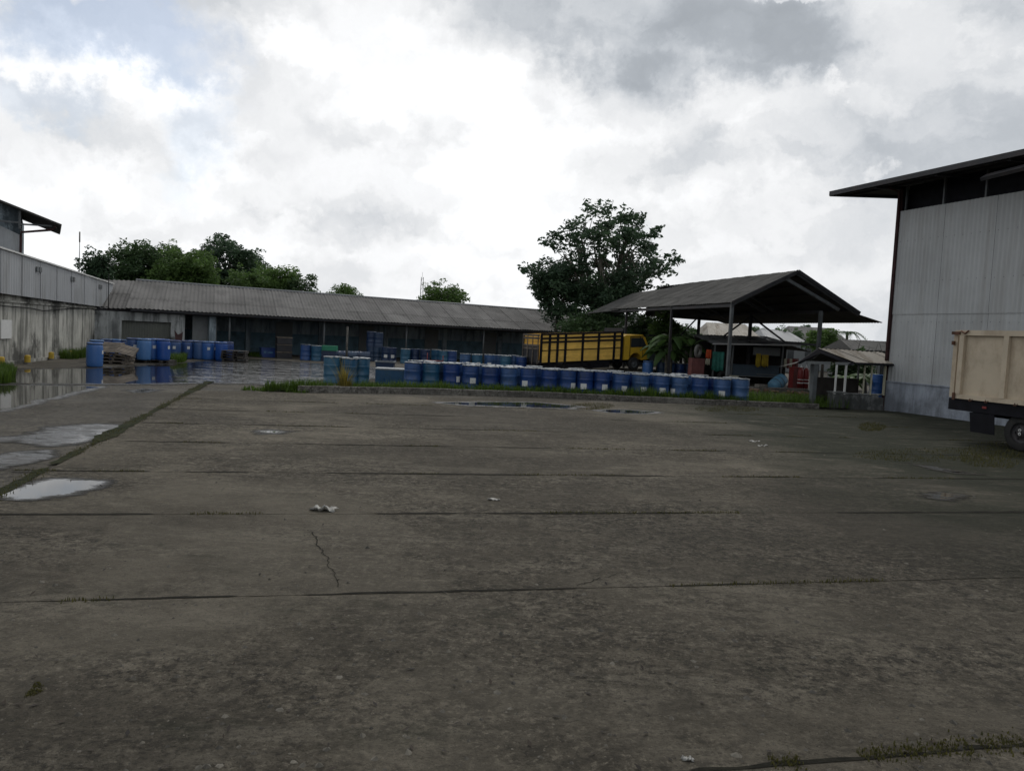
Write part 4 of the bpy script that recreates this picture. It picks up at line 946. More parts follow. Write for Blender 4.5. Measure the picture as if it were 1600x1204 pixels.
b = MB(); b.box((-.28,-.2,0),(.28,.2,1.1)); b.build('body', m_red, cb); b = MB(); b.box((-.26,-.215,.05),(-.005,-.201,1.05)); b.box((.005,-.215,.05),(.26,-.201,1.05)); b.build('door', m_redbrown, cb)
p = at(1087,584,39)
cb = thing('cabinet', 'red brown metal cabinet carrying an old tyre', 'cabinet', (p.x,p.y,-.02), .15)
b = MB(); b.box((-.33,-.25,.05),(.33,.25,1.28)); b.box((-.3,-.22,-.0),(.3,.22,.05)); b.build('body', m_redbrown, cb); b = MB(); b.box((-.3,-.265,.1),(-.005,-.251,1.22)); b.box((.005,-.265,.1),(.3,-.251,1.22)); b.build('door', m_redbrown, cb)
ty = MB(); vs = []; 
for i in range(24):
    for j in range(8):
        a = 2*math.pi*i/24; c_ = 2*math.pi*j/8; r_ = .27+.085*math.cos(c_); vs.append((r_*math.cos(a),.09*math.sin(c_),r_*math.sin(a)))
ty.add(vs,[(i*8+j,((i+1)%24)*8+j,((i+1)%24)*8+(j+1)%8,i*8+(j+1)%8) for i in range(24) for j in range(8)],True)
o = ty.build('old_tyre', m_palerubber); o.location = (p.x+.05,p.y,1.26+.355); o.rotation_euler = (0,0,.9); tag(o,'dusty grey tyre standing upright on the red brown cabinet','tyre')
p = at(1215,600,37)
bb = thing('plastic_barrel', 'pale blue barrel tipped over on the grass beside the stall', 'barrel', (p.x,p.y,.3), 0); bb.rotation_euler = (0,math.radians(58),.5)
b = MB(); b.lathe([(.001,-.42),(.25,-.42),(.3,-.36),(.32,-.1),(.32,.15),(.29,.36),(.27,.4)],20); b.build('body', m_bluetarp, bb); b = MB(); b.lathe([(.325,-.14),(.335,-.12),(.325,-.1)],20); b.lathe([(.325,.1),(.335,.12),(.325,.14)],20); b.lathe([(.27,.4),(.28,.41),(.24,.38),(.001,.36)],20); b.build('hoop', m_counter, bb)
# motorbike-like clutter: old tyres beside the cabinet
p = at(1113,588,39)
def tyre(loc, rot, label):
    o = bpy.data.objects.new('old_tyre', ty_mesh); C.objects.link(o); o.location = loc; o.rotation_euler = rot; tag(o,label,'tyre','old tyres lying beside the cabinet')
ty2 = MB(); ty2.add(ty.v, ty.f, True); _o = ty2.build('old_tyre', m_rubber); ty_mesh = _o.data; _o.location = (p.x,p.y,.1); _o.rotation_euler = (math.pi/2,0,0); tag(_o,'black tyre lying flat beside the red brown cabinet','tyre','old tyres lying beside the cabinet')
tyre((p.x+.03,p.y,.28),(math.pi/2,0,0),'black tyre lying on top of the flat one beside the cabinet')
tyre((p.x+.6,p.y+.2,.33),(-.3,0,.5),'black tyre leaning upright under the green tarpaulin')
p = at(1146,592,38.2); b = MB(); b.box((-.19,-.15,0),(.19,.15,.46)); b.box((-.21,-.17,.46),(.21,.17,.5)); o = b.build('foam_box', m_creamcloth); o.location = (p.x,p.y,0); tag(o,'off white foam box at the foot of the pavilion post','box')
p = at(1372,590,30); p.z = .35; b = MB(); steel_ = steel_body(); o = steel_.build('steel_drum', m_plast); o.location = (p.x,p.y,.25); tag(o,'blue drum seen through the kiosk between its posts','drum')
p = at(1205,612,30.5)
b = MB()
for k in range(60): 
    x = rnd.uniform(-1.8,2.6); b.cbox((x,rnd.uniform(-.25,.25),rnd.uniform(.0,.16)),(rnd.uniform(.1,.35),rnd.uniform(.1,.2),rnd.uniform(.06,.14)),rnd.uniform(0,3),rnd.uniform(-.4,.4))
o = b.build('rubble', m_clay); o.location = (p.x,p.y+2.5,0); tag(o, kind='stuff')
b = MB(); b.box((-2.6,-.15,-.05),(2.3,.15,.24)); b.box((-.9,-.2,-.05),(-.5,.2,.36)); o = b.build('low_wall', m_kerb); o.location = (p.x+1.2,p.y+3.0,0); o.rotation_euler=(0,0,.2); tag(o,'low broken concrete wall at the back of the grass','wall')

# ------------------------------------------------------------------ background houses
def house(px0,px1,pytop,pyeave,Y,mat,label,dep=6,hip=.6):
    a = at(px0,pyeave,Y); c = at(px1,pyeave,Y); t_ = at((px0+px1)/2,pytop,Y+dep/2); w = c.x-a.x
    h = thing('house', label, 'house', (a.x,Y,0), 0.05); ze = (a.z+c.z)/2
    b = MB(); b.box((.3,.4,-.05),(w-.3,dep-.4,ze)); b.build('wall', m_greyboard, h)
    b = MB(); b.corr((0,0,ze),(w,0,ze),(w-hip,dep/2,t_.z),(hip,dep/2,t_.z),.25,.02,1,1); b.corr((w,dep,ze),(0,dep,ze),(hip,dep/2,t_.z),(w-hip,dep/2,t_.z),.25,.02,1,1); b.quad((w,0,ze),(w,dep,ze),(w-hip,dep/2,t_.z)); b.quad((0,dep,ze),(0,0,ze),(hip,dep/2,t_.z)); b.build('roof', mat, h)
    for f0 in (.25,.6): b = MB(); b.box((w*f0,.36,ze*.3),(w*(f0+.15),.398,ze*.75)); b.build('window', m_glass, h)
    return h
house(1108,1196,506,530,62,m_roofpale,'grey beige roofed house showing through the pavilion posts')
house(1196,1262,516,533,66,m_roofmetal,'low grey roofed house behind the stall roof')
house(1240,1330,512,532,75,m_roof,'far grey roofed house left of the kiosk ridge')
house(1090,1140,536,552,50,m_roof,'low dark roofed hut behind the banana plants',4)
house(1330,1420,533,548,48,m_roofdark,'dark flat roofed hut between kiosk roof and warehouse corner',4,.2)

# ------------------------------------------------------------------ masts
p = at(124,413,60); mt = thing('antenna_mast', 'thin white antenna mast rising left of the trees', 'mast', (p.x,p.y,0), 0)
top = at(124,362,60).z; b = MB(); b.tube([(0,0,0),(0,0,top)],[.07,.03],6); b.build('pole', m_white, mt); b = MB(); b.tube([(0,0,top-.8),(0,0,top)],.05,6); b.build('aerial', m_kerb, mt)
p = at(659,457,180); tw = thing('radio_tower', 'distant lattice radio tower standing above the shed roof', 'tower', (p.x,p.y,0), 0)
top = at(659,433,180).z; b = MB()
for i,j in ((-1,-1),(1,-1),(1,1),(-1,1)): b.beam((i*.45,j*.45,0),(i*.22,j*.22,top),.09)
for k in range(14):
    z_ = top*k/14; z2 = top*(k+1)/14; s0 = .45-.23*k/14; s1 = .45-.23*(k+1)/14
    b.beam((-s0,-s0,z_),(s1,-s1,z2),.05); b.beam((s0,-s0,z_),(s1,s1,z2),.05)
b.build('lattice', m_greyboard, tw); b = MB(); b.beam((0,0,top),(0,0,top+1.2),.05); b.build('aerial', m_greyboard, tw)

# ------------------------------------------------------------------ trees
def leaf_quads(mb, c, r, n, size, rg, tint, flat=.75, droop=0):
    for _ in range(n):
        while True:
            v = Vector((rg.uniform(-1,1),rg.uniform(-1,1),rg.uniform(-1,1)))
            if v.length <= 1: break
        p = c + Vector((v.x*r, v.y*r, v.z*r*flat))
        s_ = size*rg.uniform(.6,1.3)
        a = Vector((rg.gauss(0,1),rg.gauss(0,1),rg.gauss(0,.55)-droop)).normalized()
        k = a.cross(Vector((rg.gauss(0,1),rg.gauss(0,1),rg.gauss(0,1)))).normalized()
        b0 = len(mb.v)
        mb.v += [tuple(p-a*s_), tuple(p+k*s_*.42), tuple(p+a*s_), tuple(p-k*s_*.42)]
        mb.f.append((b0,b0+1,b0+2,b0+3)); mb.sm.append(False)
        tt = max(0,min(1,tint + rg.uniform(-.12,.12))); mb.tint += [tt]*4
def tree(base, centre, rad, label, seed, leafm=None, bark=None, tips=60, leaves=70, lsize=.16, clump=.75, limbs=7, trunk_r=.22, fork=.25, name='tree', shell=.35, group=None, lean=0, gaps=.0):
    rg = random.Random(seed); base = Vector(base); centre = Vector(centre); rad = Vector(rad)
    t = thing(name, label, 'tree', base, 0, group)
    tr = MB(); lf = MB(); lf.tint = []
    c0 = centre - base
    fk = Vector((c0.x*.25, c0.y*.25, max(.6,(c0.z - rad.z)*(1-fork)+c0.z*fork)))
    tr.tube([(0,0,-.1),fk*.5+Vector((rg.uniform(-.1,.1),rg.uniform(-.1,.1),0)),fk],[trunk_r*1.25,trunk_r,trunk_r*.85],9)
    # limb ends
    ends = []
    for i in range(limbs):
        a = 2*math.pi*(i+rg.uniform(-.3,.3))/limbs; el = rg.uniform(.15,1.0)
        e = c0 + Vector((math.cos(a)*rad.x*.55*(1.1-el*.75), math.sin(a)*rad.y*.55*(1.1-el*.75), rad.z*(-.25+.75*el)))
        mid = fk.lerp(e,.5)+Vector((rg.gauss(0,.12)*rad.x*.3,rg.gauss(0,.12)*rad.y*.3,-.06*rad.z))
        r0 = trunk_r*.55
        tr.tube([fk,fk.lerp(mid,.5)+Vector((0,0,.02)),mid,mid.lerp(e,.5),e],[r0,r0*.8,r0*.65,r0*.5,r0*.34],7)
        ends.append((mid,e,r0*.4))
    T = []
    tries = 0
    while len(T) < tips and tries < 6000:
        tries += 1
        v = Vector((rg.uniform(-1,1),rg.uniform(-1,1),rg.uniform(-1,1))); l = v.length
        if l > 1 or l < shell: continue
        bumpy = .80 + .34*mnoise.noise(v.normalized()*1.9 + Vector((seed,0,0)))
        if l > bumpy: continue
        if gaps and mnoise.noise(v*2.4+Vector((0,seed,0))) < -1+gaps*2 - .6: continue
        p = c0 + Vector((v.x*rad.x, v.y*rad.y, v.z*rad.z))
        if any((p-q).length < clump*.62 for q in T): continue
        T.append(p)
    for p in T:
        mid,e,r0 = min(ends, key=lambda q: (q[1]-p).length + .4*(q[0]-p).length)
        st_ = mid.lerp(e, rg.uniform(.3,1)); m2 = st_.lerp(p,.55)+Vector((rg.gauss(0,.1),rg.gauss(0,.1),-.1))*rad.z*.15
        tr.tube([st_,m2,p],[r0*.75,r0*.45,r0*.16],5,False)
        cr = clump*rg.uniform(.7,1.25); tn = rg.uniform(.1,.9)
        leaf_quads(lf, p, cr, int(leaves*rg.uniform(.6,1.3)), lsize, rg, tn)
        for _ in range(4):
            d_ = Vector((rg.gauss(0,1),rg.gauss(0,1),rg.gauss(0,.6))).normalized()
            leaf_quads(lf, p + d_*cr*1.1, cr*.45, int(leaves*.16), lsize, rg, tn)
    tr.build('trunk', bark or m_trunk, t)
    lf.build('crown', leafm or m_leaf, t)
    return t
def ptree(px,pytop,pybot,halfw,Y,label,seed,**kw):
    kw['leaves'] = int(kw.get('leaves',70)*1.5); kw['lsize'] = kw.get('lsize',.16)*.8
    tp = at(px,pytop,Y); bt = at(px,pybot,Y); w = halfw*Y/1200
    rz = (tp.z-bt.z)/2; c = Vector((tp.x,Y,bt.z+rz))
    return tree((tp.x,Y,0), c, (w,w*.85,rz), label, seed, **kw)
# the big one
cc = at(940,404,56); bx = at(938,500,56)
tree((bx.x,56,0), (cc.x,56,cc.z), (6.2,4.8,4.85), 'large spreading tree with open forked limbs behind the yellow lorry', 11, m_leaf3, m_paletrunk, tips=150, leaves=38, lsize=.19, clump=.58, limbs=16, trunk_r=.30, fork=.06, shell=.32)
ptree(876,400,505,54,55,'smaller leafy tree below the left side of the large tree',31,leafm=m_leaf3,tips=60,leaves=85,lsize=.16,clump=.6,limbs=5,trunk_r=.12)
ptree(928,490,536,66,52,'dense undergrowth tree between shed end and lorry cab',32,leafm=m_leaf,tips=36,leaves=85,lsize=.15,clump=.6,limbs=6,trunk_r=.12,name='small_tree')
ptree(955,432,508,62,54.5,'leafy tree growing under the middle of the large crown',33,leafm=m_leaf3,tips=64,leaves=60,lsize=.17,clump=.6,limbs=7,trunk_r=.14)
# left group
ptree(152,388,470,24,58,'narrow dark tree at the left end of the tree group',41,leafm=m_leaf3,tips=30,leaves=80,lsize=.16,clump=.55,limbs=5,trunk_r=.13,fork=.1)
ptree(232,370,475,66,62,'broad dark green tree behind the left end of the shed roof',42,leafm=m_leaf,tips=95,leaves=110,lsize=.17,clump=.75,limbs=8,trunk_r=.22,shell=.2)
ptree(292,382,470,50,60,'mid green rounded tree right of the broad dark tree',43,leafm=m_leaf2,tips=60,leaves=110,lsize=.16,clump=.7,limbs=7,trunk_r=.2,shell=.2)
ptree(352,366,465,54,68,'tall spiky dark tree in the middle of the tree group',44,leafm=m_leaf3,tips=58,leaves=80,lsize=.19,clump=.72,limbs=8,trunk_r=.22,shell=.2)
ptree(392,388,460,30,72,'small dark tree peeking over the feathery tree',48,leafm=m_leaf3,tips=24,leaves=70,lsize=.18,clump=.7,limbs=6,trunk_r=.18)
ptree(415,410,480,60,58,'feathery light green tree leaning over the shed roof',45,leafm=m_leaf2,tips=60,leaves=95,lsize=.14,clump=.6,limbs=7,trunk_r=.17,shell=.2)
ptree(468,424,478,32,58,'sparse drooping tree at the right end of the left tree group',46,leafm=m_leaf,tips=26,leaves=60,lsize=.14,clump=.5,limbs=6,trunk_r=.13)
ptree(535,446,490,36,72,'low tree showing just over the shed ridge left of the radio tower',47,leafm=m_leaf2,tips=30,leaves=80,lsize=.17,clump=.65,limbs=6,trunk_r=.15)
ptree(694,443,500,43,80,'rounded tree over the shed ridge right of the radio tower',49,leafm=m_leaf2,tips=44,leaves=90,lsize=.19,clump=.75,limbs=7,trunk_r=.2)
# right background
for i,(px,a,c,w,Y,lab,mm) in enumerate(((1042,486,560,26,47,'bushy tree beside the left pavilion posts',m_leaf2),(1068,498,560,30,52,'dark tree behind the banana plants',m_leaf),(1010,492,545,30,50,'leafy tree right behind the lorry cab',m_leaf),(1235,512,545,36,70,'low dark tree over the far grey roof',m_leaf),(1290,512,560,26,56,'round bush tree left of the right pavilion post',m_leaf2),(1190,512,540,22,78,'distant tree over the beige house roof',m_leaf),(1330,552,600,22,40,'dark shrub tree behind the kiosk',m_leaf),(1262,508,535,20,90,'distant dark tree in the gap under the pavilion eave',m_leaf3))):
    ptree(px,a,c,w,Y,lab,60+i,leafm=mm,tips=26,leaves=80,lsize=.15,clump=.5,limbs=5,trunk_r=.1,name='small_tree')

def banana(loc, h, label, seed, nl=8, ll=1.5):
    rg = random.Random(seed); t = thing('banana_plant', label, 'banana plant', loc, rg.uniform(0,6), 'banana plants beside the pavilion')
    b = MB(); b.tube([(0,0,-.05),(.03,.02,h*.5),(.0,.05,h)],[.11,.09,.06],8); b.build('stem', m_paletrunk, t)
    for k in range(nl):
        a = k*2.4+rg.uniform(-.3,.3); L_ = ll*rg.uniform(.7,1.15); up = rg.uniform(.5,1.1)
        lf = MB(); lf.tint = []; n = 9; vs = []
        for i in range(n+1):
            s_ = i/n; x = L_*s_*.95; z = h-.1 + L_*(up*s_ - .95*s_*s_); w = .24*math.sin(math.pi*min(1,s_*.93+.06))**.7*ll/1.5
            for j in (-1,0,1):
                vs.append((math.cos(a)*x - math.sin(a)*w*j, math.sin(a)*x + math.cos(a)*w*j, z - (.07 if j else 0) + rg.uniform(-.012,.012)))
        fs = [(i*3+j,i*3+j+1,(i+1)*3+j+1,(i+1)*3+j) for i in range(n) for j in (0,1)]
        lf.add(vs,fs,True); lf.tint = [rg.random()]*len(vs); lf.build('leaf', m_banana, t)
    return t
for i,(px,Y,h,txt) in enumerate(((1042,41.2,1.5,'young banana plant hiding the lorry front'),(1048,40.8,2.2,'tall banana plant between lorry front and pavilion post'),(1078,41,2.0,'banana plant directly behind the red brown cabinet'),(1027,43,1.5,'young banana plant close to the lorry front'),(1040,44,2.2,'tall banana plant behind the left pavilion post'),(1056,43.5,1.8,'banana plant right of the left pavilion post'),(1072,45,2.3,'tall banana plant left of the red brown cabinet'),(1085,46,1.9,'banana plant behind the upright tyre'))):
    p = at(px,570,Y); p.z = -.02; banana(p,h,txt,i+3)
for i,(px,Y,h,txt) in enumerate(((1322,30,1.0,'leafy plant inside the kiosk, left'),(1352,30.5,1.1,'leafy plant inside the kiosk, right'))):
    p = at(px,600,Y); p.z = -.02; t_ = banana(p,h,txt,i+20,7,.9); t_['category']='plant'; t_['group']='leafy plants behind the kiosk'; t_.name='leafy_plant'
# bare reedy stems over the hut near the warehouse corner
b = MB(); rg = random.Random(5); b.tint=[]
p0 = at(1352,545,46)
rs = thing('reed_clump','bare thin stems sticking up beside the warehouse corner','plant',(p0.x,46,0))
b = MB()
for k in range(9):
    x = rg.uniform(-1.2,1.6); y = rg.uniform(-.3,.3); hh = rg.uniform(2.0,2.7); b.tube([(x,y,0),(x+.05,y,hh*.7),(x+rg.uniform(-.3,.3),y,hh)],[.03,.02,.012],5)
b.build('stems', m_trunk, rs)
# palm by the pavilion eave
p0 = at(1322,540,60); pt = thing('palm_tree','small palm with drooping fronds right of the pavilion','tree',(p0.x,60,0))
zc = at(1322,520,60).z; b = MB(); b.tube([(0,0,0),(.1,0,zc*.5),(0,0,zc)],[.14,.12,.1],7); b.build('trunk', m_trunk, pt)
lf = MB(); lf.tint=[]; rg = random.Random(9)
for k in range(12):
    a = k*.53; L_ = 1.7
    for i in range(14):
        s_ = i/13; c_ = Vector((math.cos(a)*L_*s_, math.sin(a)*L_*s_, zc + L_*(.5*s_-.9*s_*s_)))
        for j in (-1,1):
            tpt = c_ + Vector((-math.sin(a)*j*.35, math.cos(a)*j*.35, -.22))
            b0 = len(lf.v); lf.v += [tuple(c_), tuple(c_+Vector((.04,0,.03))), tuple(tpt)]; lf.f.append((b0,b0+1,b0+2)); lf.sm.append(False); lf.tint += [rg.random()]*3
lf.build('fronds', m_leaf, pt)

# ------------------------------------------------------------------ grass
def blades(name, spots, mat, wid=.006):
    m = MB(); m.tint = []; rg = random.Random(hash(name)%1000 if False else len(name)*7+len(spots))
    for (x,y,z,h) in spots:
        a = rg.uniform(0,6.28); lean = rg.uniform(.05,.6)*h; w = wid*rg.uniform(.7,1.5); d = Vector((math.cos(a),math.sin(a),0)); n = Vector((-d.y,d.x,0)); p = Vector((x,y,z)); tn = rg.random()
        b0 = len(m.v)
        m.v += [tuple(p-n*w),tuple(p+n*w),tuple(p+d*lean*.35+Vector((0,0,h*.6))+n*w*.7),tuple(p+d*lean*.35+Vector((0,0,h*.6))-n*w*.7),tuple(p+d*lean+Vector((0,0,h)))]
        m.f += [(b0,b0+1,b0+2,b0+3),(b0+3,b0+2,b0+4)]; m.sm += [False,False]; m.tint += [tn]*5
    return tag(m.build(name, mat), kind='stuff')
rg = random.Random(21); sp_ = []
for _ in range(13000):                        # verge behind the kerb
    x = rg.uniform(kerb[0].x-.9, 11.6); dy = abs(rg.gauss(0,.42)); y = kerb_y(x)+.16+dy
    q_ = mnoise.noise(Vector((x*.8,y*.8,2)))
    if q_ < -.25 and x < 7.5: continue
    h = rg.uniform(.10,.36)*(1+.7*q_)
    if x > 7.9: y = kerb_y(x)+.16+rg.uniform(0,2.6); h = rg.uniform(.12,.45)
    sp_.append((x,y,.02,h))
for _ in range(1400):
    x = kerb[0].x + rg.uniform(-1.6,.3); y = kerb[0].y + rg.uniform(-.2,1.4)
    if mnoise.noise(Vector((x,y,5))) < -.1: continue
    sp_.append((x,y,-.02,rg.uniform(.04,.15)))
blades('verge_grass', sp_, m_grass, .011)
def patch_px(px0,py0,px1,py1,n,h0,h1,z=-.02,sd_=1):
    r = random.Random(sd_); a = []
    cx,cy,rx,ry = (px0+px1)/2,(py0+py1)/2,(px1-px0)/2,(py1-py0)/2
    for _ in range(n):
        t_ = r.uniform(0,6.28); k = math.sqrt(r.random()); g_ = gp(cx+rx*k*math.cos(t_), cy+ry*k*math.sin(t_), z)
        if mnoise.noise(Vector((g_.x*1.3,g_.y*1.3,sd_))) < -.25: continue
        a.append((g_.x,g_.y,z,r.uniform(h0,h1)))
    return a
sp_ = patch_px(-20,578,24,600,3500,.12,.4,-.02,2)+patch_px(84,551,138,561,3500,.15,.5,-.02,3)+patch_px(262,557,292,567,2500,.12,.45,-.02,4)+patch_px(385,551,440,558,2500,.08,.25,-.02,6)
blades('wall_grass', sp_, m_grass, .011)
sp_ = patch_px(1085,634,1190,644,1500,.015,.05,0,7)+patch_px(1340,660,1385,674,1100,.015,.06,0,8)+patch_px(1330,700,1600,722,2600,.008,.04,0,9)+patch_px(890,630,960,640,900,.02,.07,0,11)+patch_px(1500,690,1600,735,2000,.01,.06,0,12)+patch_px(-30,1060,70,1090,900,.004,.014,0,13)
r = random.Random(31)
for _ in range(1900):
    x = r.uniform(1.3,3.6); y = rows_y[3]+x*math.tan(JA)+r.gauss(.01,.03)*(1+max(0,x-1.6)*.6)
    if mnoise.noise(Vector((x*2.2,1,4))) < -.12: continue
    sp_.append((x,y,0,r.uniform(.005,.024)))
for i,c in enumerate(rows_y[4:-1]):
    for _ in range(2600):
        x = r.uniform(left_x(c),12); y = c + x*math.tan(JA)
        if mnoise.noise(Vector((x*.9,c,4))) < .12 or y > kerb_y(x)-.2: continue
        sp_.append((x+r.gauss(0,.015),y+r.gauss(0,.022),0,r.uniform(.006,.035)))
for _ in range(3600):
    t_ = r.uniform(-3,16); p = LJ+ld*t_
    if mnoise.noise(Vector((t_*.8,7,1))) < -.2: continue
    sp_.append((p.x+r.gauss(0,.07),p.y+r.gauss(0,.04),0,r.uniform(.008,.036)))
blades('joint_weeds', sp_, m_grassdry, .004)
# tall dry tuft at the kerb
p = gp(538,611); tf = thing('grass_tuft','tall dry yellow grass tuft growing at the kerb','grass tuft',(p.x,p.y,0))
m = MB(); m.tint=[]; rg = random.Random(4)
for k in range(230):
    a = rg.uniform(0,6.28); h = rg.uniform(.3,.95) if k > 12 else rg.uniform(1.0,1.4); d = Vector((math.cos(a),math.sin(a)*.6,0)); n = Vector((-d.y,d.x,0)).normalized(); w = .014; ln = rg.uniform(.1,.5)*h; b0 = len(m.v); s0 = d*rg.uniform(0,.2); prev=None; tn = rg.random()
    for i in range(5):
        s_ = i/4; c_ = s0 + d*ln*s_*s_ + Vector((0,0,h*(s_-.18*s_*s_))); ww = w*(1-s_*.9)
        m.v += [tuple(c_-n*ww),tuple(c_+n*ww)]; m.tint += [tn,tn]
        if i: m.f.append((b0+2*i-2,b0+2*i-1,b0+2*i+1,b0+2*i)); m.sm.append(True)
m.build('blades', m_tuft, tf)

# ------------------------------------------------------------------ litter and stones
def litter(px,py,sz,label,seed,mat=m_bag,asp=.55,lift=.03):
    r = random.Random(seed); p = gp(px,py); m = MB(); n = 10; vs = []; 
    for i in range(n+1):
        for j in range(6):
            x = (i/n-.5)*sz; y = (j/5-.5)*sz*asp
            e = 1+.5*mnoise.noise(Vector((x*20/sz*.2,seed,y*9/sz)))
            vs.append((x*e+r.gauss(0,.01*sz),y*e+r.gauss(0,.02*sz), max(.004,lift*(.5+mnoise.noise(Vector((x*5/sz,y*5/sz,seed)))*1.4))))
    m.add(vs,[(i*6+j,(i+1)*6+j,(i+1)*6+j+1,i*6+j+1) for i in range(n) for j in range(5)],True)
    o = m.build('litter', mat); o.location = p; md = o.modifiers.new('t','SOLIDIFY'); md.thickness=.004
    return tag(o,label,'litter')
litter(505,797,.26,'crumpled off white plastic bag lying on a slab joint',3,lift=.05)
litter(772,781,.13,'small pale paper scrap lying on the concrete beyond the bag',5,lift=.02)
litter(1178,690,.22,'white plastic strip lying farther right on the mossy concrete',7,asp=.25)
litter(1192,697,.2,'second white plastic strip nearer on the mossy concrete',9,asp=.2)
litter(1074,1187,.05,'small white pebble like scrap near the bottom edge',12,lift=.02)
st_ = MB(); r = random.Random(77)
for k in range(1500):
    px = r.uniform(-100,1700); py = 640+ (1230-640)*r.random()**1.0; p = gp(px,py)
    if p.x < left_x(p.y): p.z = -.02
    s_ = r.choice((.004,.006,.006,.008,.012,.02))*r.uniform(.7,1.3)
    vs = [p+Vector((r.uniform(.6,1.2)*s_*math.cos(a),r.uniform(.6,1.2)*s_*math.sin(a),0)) for a in (0,1.2,2.5,3.8,5.0)]
    st_.add(vs+[p+Vector((r.uniform(-.3,.3)*s_,r.uniform(-.3,.3)*s_,s_*r.uniform(.4,.9)))],[(i,(i+1)%5,5) for i in range(5)])
tag(st_.build('gravel', m_stone), kind='stuff')
lf = MB(); lf.tint=[]
for k in range(420):
    px = r.uniform(-100,1700); py = 650+560*r.random(); p = gp(px,py,.006); a = r.uniform(0,6.28); s_ = r.uniform(.008,.028)
    d = Vector((math.cos(a),math.sin(a),r.uniform(0,.4)))*s_; n = Vector((-math.sin(a),math.cos(a),0))*s_*.4; b0=len(lf.v)
    if p.x < left_x(p.y): p.z = -.01
    lf.v += [tuple(p),tuple(p+d+n),tuple(p+d*2),tuple(p+d-n)]; lf.f.append((b0,b0+1,b0+2,b0+3)); lf.sm.append(False); lf.tint += [r.random()]*4
m_dead = pm('dead_leaf',(.02,.014,.009),.9,var=.5,scale=9,bump=0,island=1.0)
tag(lf.build('leaf_litter', m_dead), kind='stuff')

# ------------------------------------------------------------------ sky and light
SUN_EL, SUN_AZ = math.radians(52), math.radians(14)      # azimuth measured from +Y towards +X
w = bpy.data.worlds.new('World'); S.world = w; w.use_nodes = True
nt = w.node_tree; nt.nodes.clear()
k = NT.__new__(NT); k.t = nt; k.m = None
k.tc = nt.nodes.new('ShaderNodeTexCoord'); k.co = k.tc.outputs['Generated']
out = nt.nodes.new('ShaderNodeOutputWorld')
sky = k.n('ShaderNodeTexSky'); sky.sky_type = 'NISHITA'; sky.sun_disc = False; sky.sun_elevation = SUN_EL; sky.sun_rotation = SUN_AZ
bg1 = k.n('ShaderNodeBackground', {0:sky.outputs[0],1:.11})
dirn = k.co
def vmath(op,a,b_): x = k.n('ShaderNodeVectorMath',operation=op); k.set(x.inputs[0],a); k.set(x.inputs[1],b_); return x
wn = k.n('ShaderNodeTexNoise',{'Vector':dirn,'Scale':5.0,'Detail':9.0,'Roughness':.62}).outputs['Color']
warp = vmath('MULTIPLY', vmath('SUBTRACT',wn,(.5,.5,.5)).outputs[0], (.30,.30,.30)).outputs[0]
dw = vmath('ADD',dirn,warp).outputs[0]
wn2 = k.n('ShaderNodeTexNoise',{'Vector':dirn,'Scale':14.0,'Detail':8.0,'Roughness':.65}).outputs['Color']
dw = vmath('ADD',dw, vmath('MULTIPLY', vmath('SUBTRACT',wn2,(.5,.5,.5)).outputs[0],(.10,.10,.10)).outputs[0]).outputs[0]
sep = k.n('ShaderNodeSeparateXYZ',{0:dirn}); dz = sep.outputs[2]; dyy = sep.outputs[1]
def blob(px,py,rx,ry,lo=1.15,hi=.55,co=None):
    d0 = ray(px,py).normalized(); rr = d0.cross(Vector((0,0,1))).normalized(); uu = rr.cross(d0)
    a = vmath('DOT_PRODUCT',co or dw,tuple(rr*(1200/rx))).outputs['Value']; c = vmath('DOT_PRODUCT',vmath('SUBTRACT',co or dw,tuple(d0)).outputs[0],tuple(uu*(1200/ry))).outputs['Value']
    r2 = k.math('SQRT', k.math('ADD', k.math('MULTIPLY',a,a), k.math('MULTIPLY',c,c)))
    return k.math('MULTIPLY', k.ramp(r2,lo,hi), k.math('GREATER_THAN', dyy, 0.0))
n1 = k.noise(2.2,9,.6,co=dw,sc=(1,1,2.2)); n2 = k.noise(6,8,.6,co=dw,sc=(1,1,1.8)); n3 = k.noise(1.1,4,.5,co=dirn,sc=(1,1,1.5),off=(4,1,2))
dl = vmath('ADD',dirn, vmath('MULTIPLY', vmath('SUBTRACT',wn2,(.5,.5,.5)).outputs[0], (.06,.06,.06)).outputs[0]).outputs[0]
n4 = k.noise(2.6,9,.54,co=dl,sc=(1,1,1.9),off=(3,2,6)); n5 = k.noise(5.5,9,.55,co=dl,sc=(1,1,1.8),off=(1,7,3))
br = k.math('ADD', k.ramp(n1,.36,.64,.785,.93), k.math('ADD', k.math('MULTIPLY_ADD', n2, .10, -.05), k.math('ADD', k.ramp(n4,.475,.535,-.065,.06), k.ramp(n5,.49,.56,-.04,.04))))
ddx = vmath('DOT_PRODUCT',dirn,tuple(ray(420,170).normalized())).outputs['Value']
br = k.math('ADD', br, k.ramp(ddx,.76,.97,-.03,.12))
soft = vmath('ADD',dirn, vmath('MULTIPLY', vmath('SUBTRACT',wn,(.5,.5,.5)).outputs[0], (.20,.20,.20)).outputs[0]).outputs[0]
soft = vmath('ADD',soft, vmath('MULTIPLY', vmath('SUBTRACT',wn2,(.5,.5,.5)).outputs[0], (.05,.05,.05)).outputs[0]).outputs[0]
for px,py,rx,ry,amp in ((600,60,230,110,.06),(450,90,90,50,.08),(600,150,150,60,.06),(660,300,220,45,.07),(45,95,85,50,.20),(190,140,105,46,.15),(110,258,80,24,.10),(335,262,80,30,.12),(745,200,90,100,.08),(1368,232,24,22,.17),(1308,172,40,18,.13),(1228,20,16,10,.2),(1480,70,170,90,.05),(860,390,110,60,.06)):
    br = k.math('ADD', br, k.math('MULTIPLY', blob(px,py,rx,ry,1.25,.3), amp))
